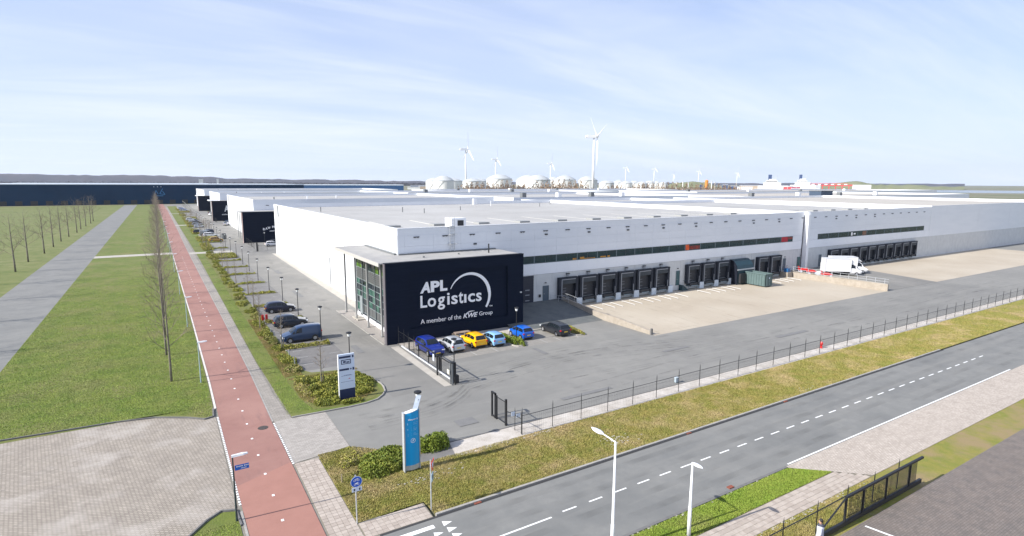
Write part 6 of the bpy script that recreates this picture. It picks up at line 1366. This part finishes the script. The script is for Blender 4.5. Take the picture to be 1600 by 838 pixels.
# ships
def ship(deg, d, ln, lab, hullm, hs, fun=True):
    x,y = polar(deg,d); t = thing('cargo_ship', lab, 'ship', (x,y,-2), R(deg-90))
    k = MB(); k.prism([(-ln/2,-8),(ln/2-14,-8),(ln/2,0),(ln/2-14,8),(-ln/2,8)],0,hs); lpart('hull', k, hullm, t)
    k = MB(); k.box(-ln*0.35,ln*0.15,-6,6,hs,hs+8); k.box(-ln*0.28,ln*0.05,-5,5,hs+8,hs+14); k.box(-ln*0.2,0,-4,4,hs+14,hs+18); s_ = lpart('superstructure', k, wb_, t); lpart('windows', MB().box(-ln*0.27,ln*0.04,-5.1,-5.0,hs+10,hs+12), trim, s_)
    lpart('funnel', MB().prism([(-ln*0.22,-2),(-ln*0.12,-2),(-ln*0.12,2),(-ln*0.22,2)],hs+14,hs+30), wn, t); lpart('mast', MB().tube([(ln*0.02,0,hs+14),(ln*0.02,0,hs+30)],0.6,5), galv, t)
    return t
ship(33.6,1750,90,'white ship with dark funnel in the distant harbour',wb_,14); ship(31.2,1900,80,'second white ship behind the red containers',wb_,16)
rc = thing('container_stack','stack of red shipping containers between the two ships','containers',(*polar(32.25,1650),0),R(-58))
for i in range(4):
    for j in range(3): lpart('container', MB().box(-20+i*10,-10.6+i*10,-3,3,0.5+j*3.0,3.3+j*3.0), wr if (i<2) else mat('far_maroon',(0.30,0.02,0.06),0.6), rc)
for i,dg in enumerate([30.6,30.1,29.6,29.1,28.6,28.1]):
    t = thing('harbour_crane', '%s red harbour crane from the left in the container port' % ordinal(i), 'crane', (*polar(dg,2000),0), R(dg-90))
    lp = MB()
    for x in (-9,9):
        for y in (-6,6): lp.box(x-0.9,x+0.9,y-0.9,y+0.9,0,11)
    lpart('legs', lp, wr, t); lpart('boom', MB().box(-34,26,-2,2,11,14), wr, t); lpart('cabin', MB().box(-4,4,-3,3,14,17), wb_, t); lpart('strut', MB().tube([(-28,0,14),(-6,0,20),(22,0,14)],0.6,4), wr, t)
far_box(26.9,1900,45,20,14,wb_,'white hall at the right edge of the harbour'); far_box(28.6,1350,110,20,4,wn,'long dark low roof before the dunes'); far_box(26.4,1250,60,20,4,wn,'dark low shed at the right edge')

# row of bare trees beyond the side road
for i in range(16):
    tr,cr = TV[(i+1)%3]
    t = thing('bare_tree', '%s bare tree beyond the side road on the far left, counting back' % ordinal(i), 'tree', (-25.5+rng.uniform(-.4,.4), 62+i*17.0, 0), random.uniform(0,6.28), 'bare trees beyond the side road'); link('trunk', tr, t); link('crown', cr, t)
# air
hz = MB().box(-5200,5400,-1400,7400,-1.4,160); ho = hz.mesh('haze', [])
hm_ = bpy.data.materials.new('haze_air'); hm_.use_nodes = True; t_ = hm_.node_tree; t_.nodes.remove(t_.nodes['Principled BSDF'])
pv = t_.nodes.new('ShaderNodeVolumePrincipled'); pv.inputs['Color'].default_value = (0.80,0.89,1.0,1); pv.inputs['Density'].default_value = 0.00006; pv.inputs['Anisotropy'].default_value = 0.2
t_.links.new(pv.outputs[0], t_.nodes['Material Output'].inputs['Volume']); ho.materials.clear(); ho.materials.append(hm_)
link('haze', ho, kind='stuff', label='thin pale haze over the harbour land')

tmk = bpy.data.materials.new('tyre_mark'); tmk.use_nodes = True; q_ = tmk.node_tree; pb = q_.nodes['Principled BSDF']; pb.inputs['Base Color'].default_value = (0.05,0.05,0.05,1); pb.inputs['Roughness'].default_value = 0.9
nz_ = q_.nodes.new('ShaderNodeTexNoise'); nz_.inputs['Scale'].default_value = 0.6; nz_.inputs['Detail'].default_value = 6; gp_ = q_.nodes.new('ShaderNodeNewGeometry'); q_.links.new(gp_.outputs['Position'], nz_.inputs['Vector'])
mr_ = q_.nodes.new('ShaderNodeMapRange'); mr_.inputs[1].default_value = 0.42; mr_.inputs[2].default_value = 0.75; mr_.inputs[3].default_value = 0.0; mr_.inputs[4].default_value = 0.17; q_.links.new(nz_.outputs[0], mr_.inputs[0]); q_.links.new(mr_.outputs[0], pb.inputs['Alpha'])
def track(parent, pts, w, z):
    m = MB(); V_ = [Vector((a,b,0)) for a,b in pts]; vs = []
    for i,p in enumerate(V_):
        d = (V_[min(i+1,len(V_)-1)]-V_[max(i-1,0)]).normalized(); n_ = Vector((-d.y,d.x,0))*w/2; vs += [(p.x-n_.x,p.y-n_.y,z),(p.x+n_.x,p.y+n_.y,z)]
    m.add(vs, [(2*i,2*i+2,2*i+3,2*i+1) for i in range(len(V_)-1)]); wpart('tyre_track', m, tmk, parent)
sa = bpy.data.objects['site_asphalt']
for k in range(7):
    off_ = rng.uniform(-1.5,1.5); r_ = rng.uniform(10,16)
    for dd in (0,1.9):
        track(sa, [(12+ (i/24)*10, 40.0+off_+dd*0.6+ (0 if i<10 else ((i-10)/14)**2*3)) for i in range(25)]+[(22+r_*i/10, 43.0+off_+dd+2.0*math.sin(i/10*1.5)) for i in range(1,26)], 0.22, Z3+0.006+0.0007*k)
for k in range(6):
    y_ = rng.uniform(36,46); 
    for dd in (0,1.9): track(sa, [(30+i*4.5, y_+dd+1.5*math.sin(i*0.25+k)) for i in range(24)], 0.2, Z3+0.012+0.0007*k)
for k in range(5):
    x_ = 52+k*6.9+rng.uniform(-1,1)
    for dd in (0,1.9): track(yd, [(x_+dd-(i/14)**2*1.5, 60.5-i*1.0) for i in range(14)], 0.24, Z3+0.006+0.0006*k)
for yy_ in (20.9,22.2,24.0,25.4): track(road, [(8+i*4,yy_+0.05*math.sin(i)) for i in range(40)], 0.5, Z3+0.001)
# crack-fill and repair patches
pm2 = mat('patch_asphalt',(0.15,0.149,0.146),0.9,(0.175,0.173,0.168),2,6)
for (x,y,w,h) in [(27.5,36.2,5.5,0.5),(17.8,36.0,1.6,1.2),(45,41.5,4,0.45),(33.5,47.6,0.6,2.4),(61,38.6,6,0.6),(16.8,58,0.7,3.2),(17.6,92,0.8,6),(18.8,118,1.0,5)]:
    wpart('repair_patch', rect(x,x+w,y,y+h,Z3+0.02), pm2, sa)
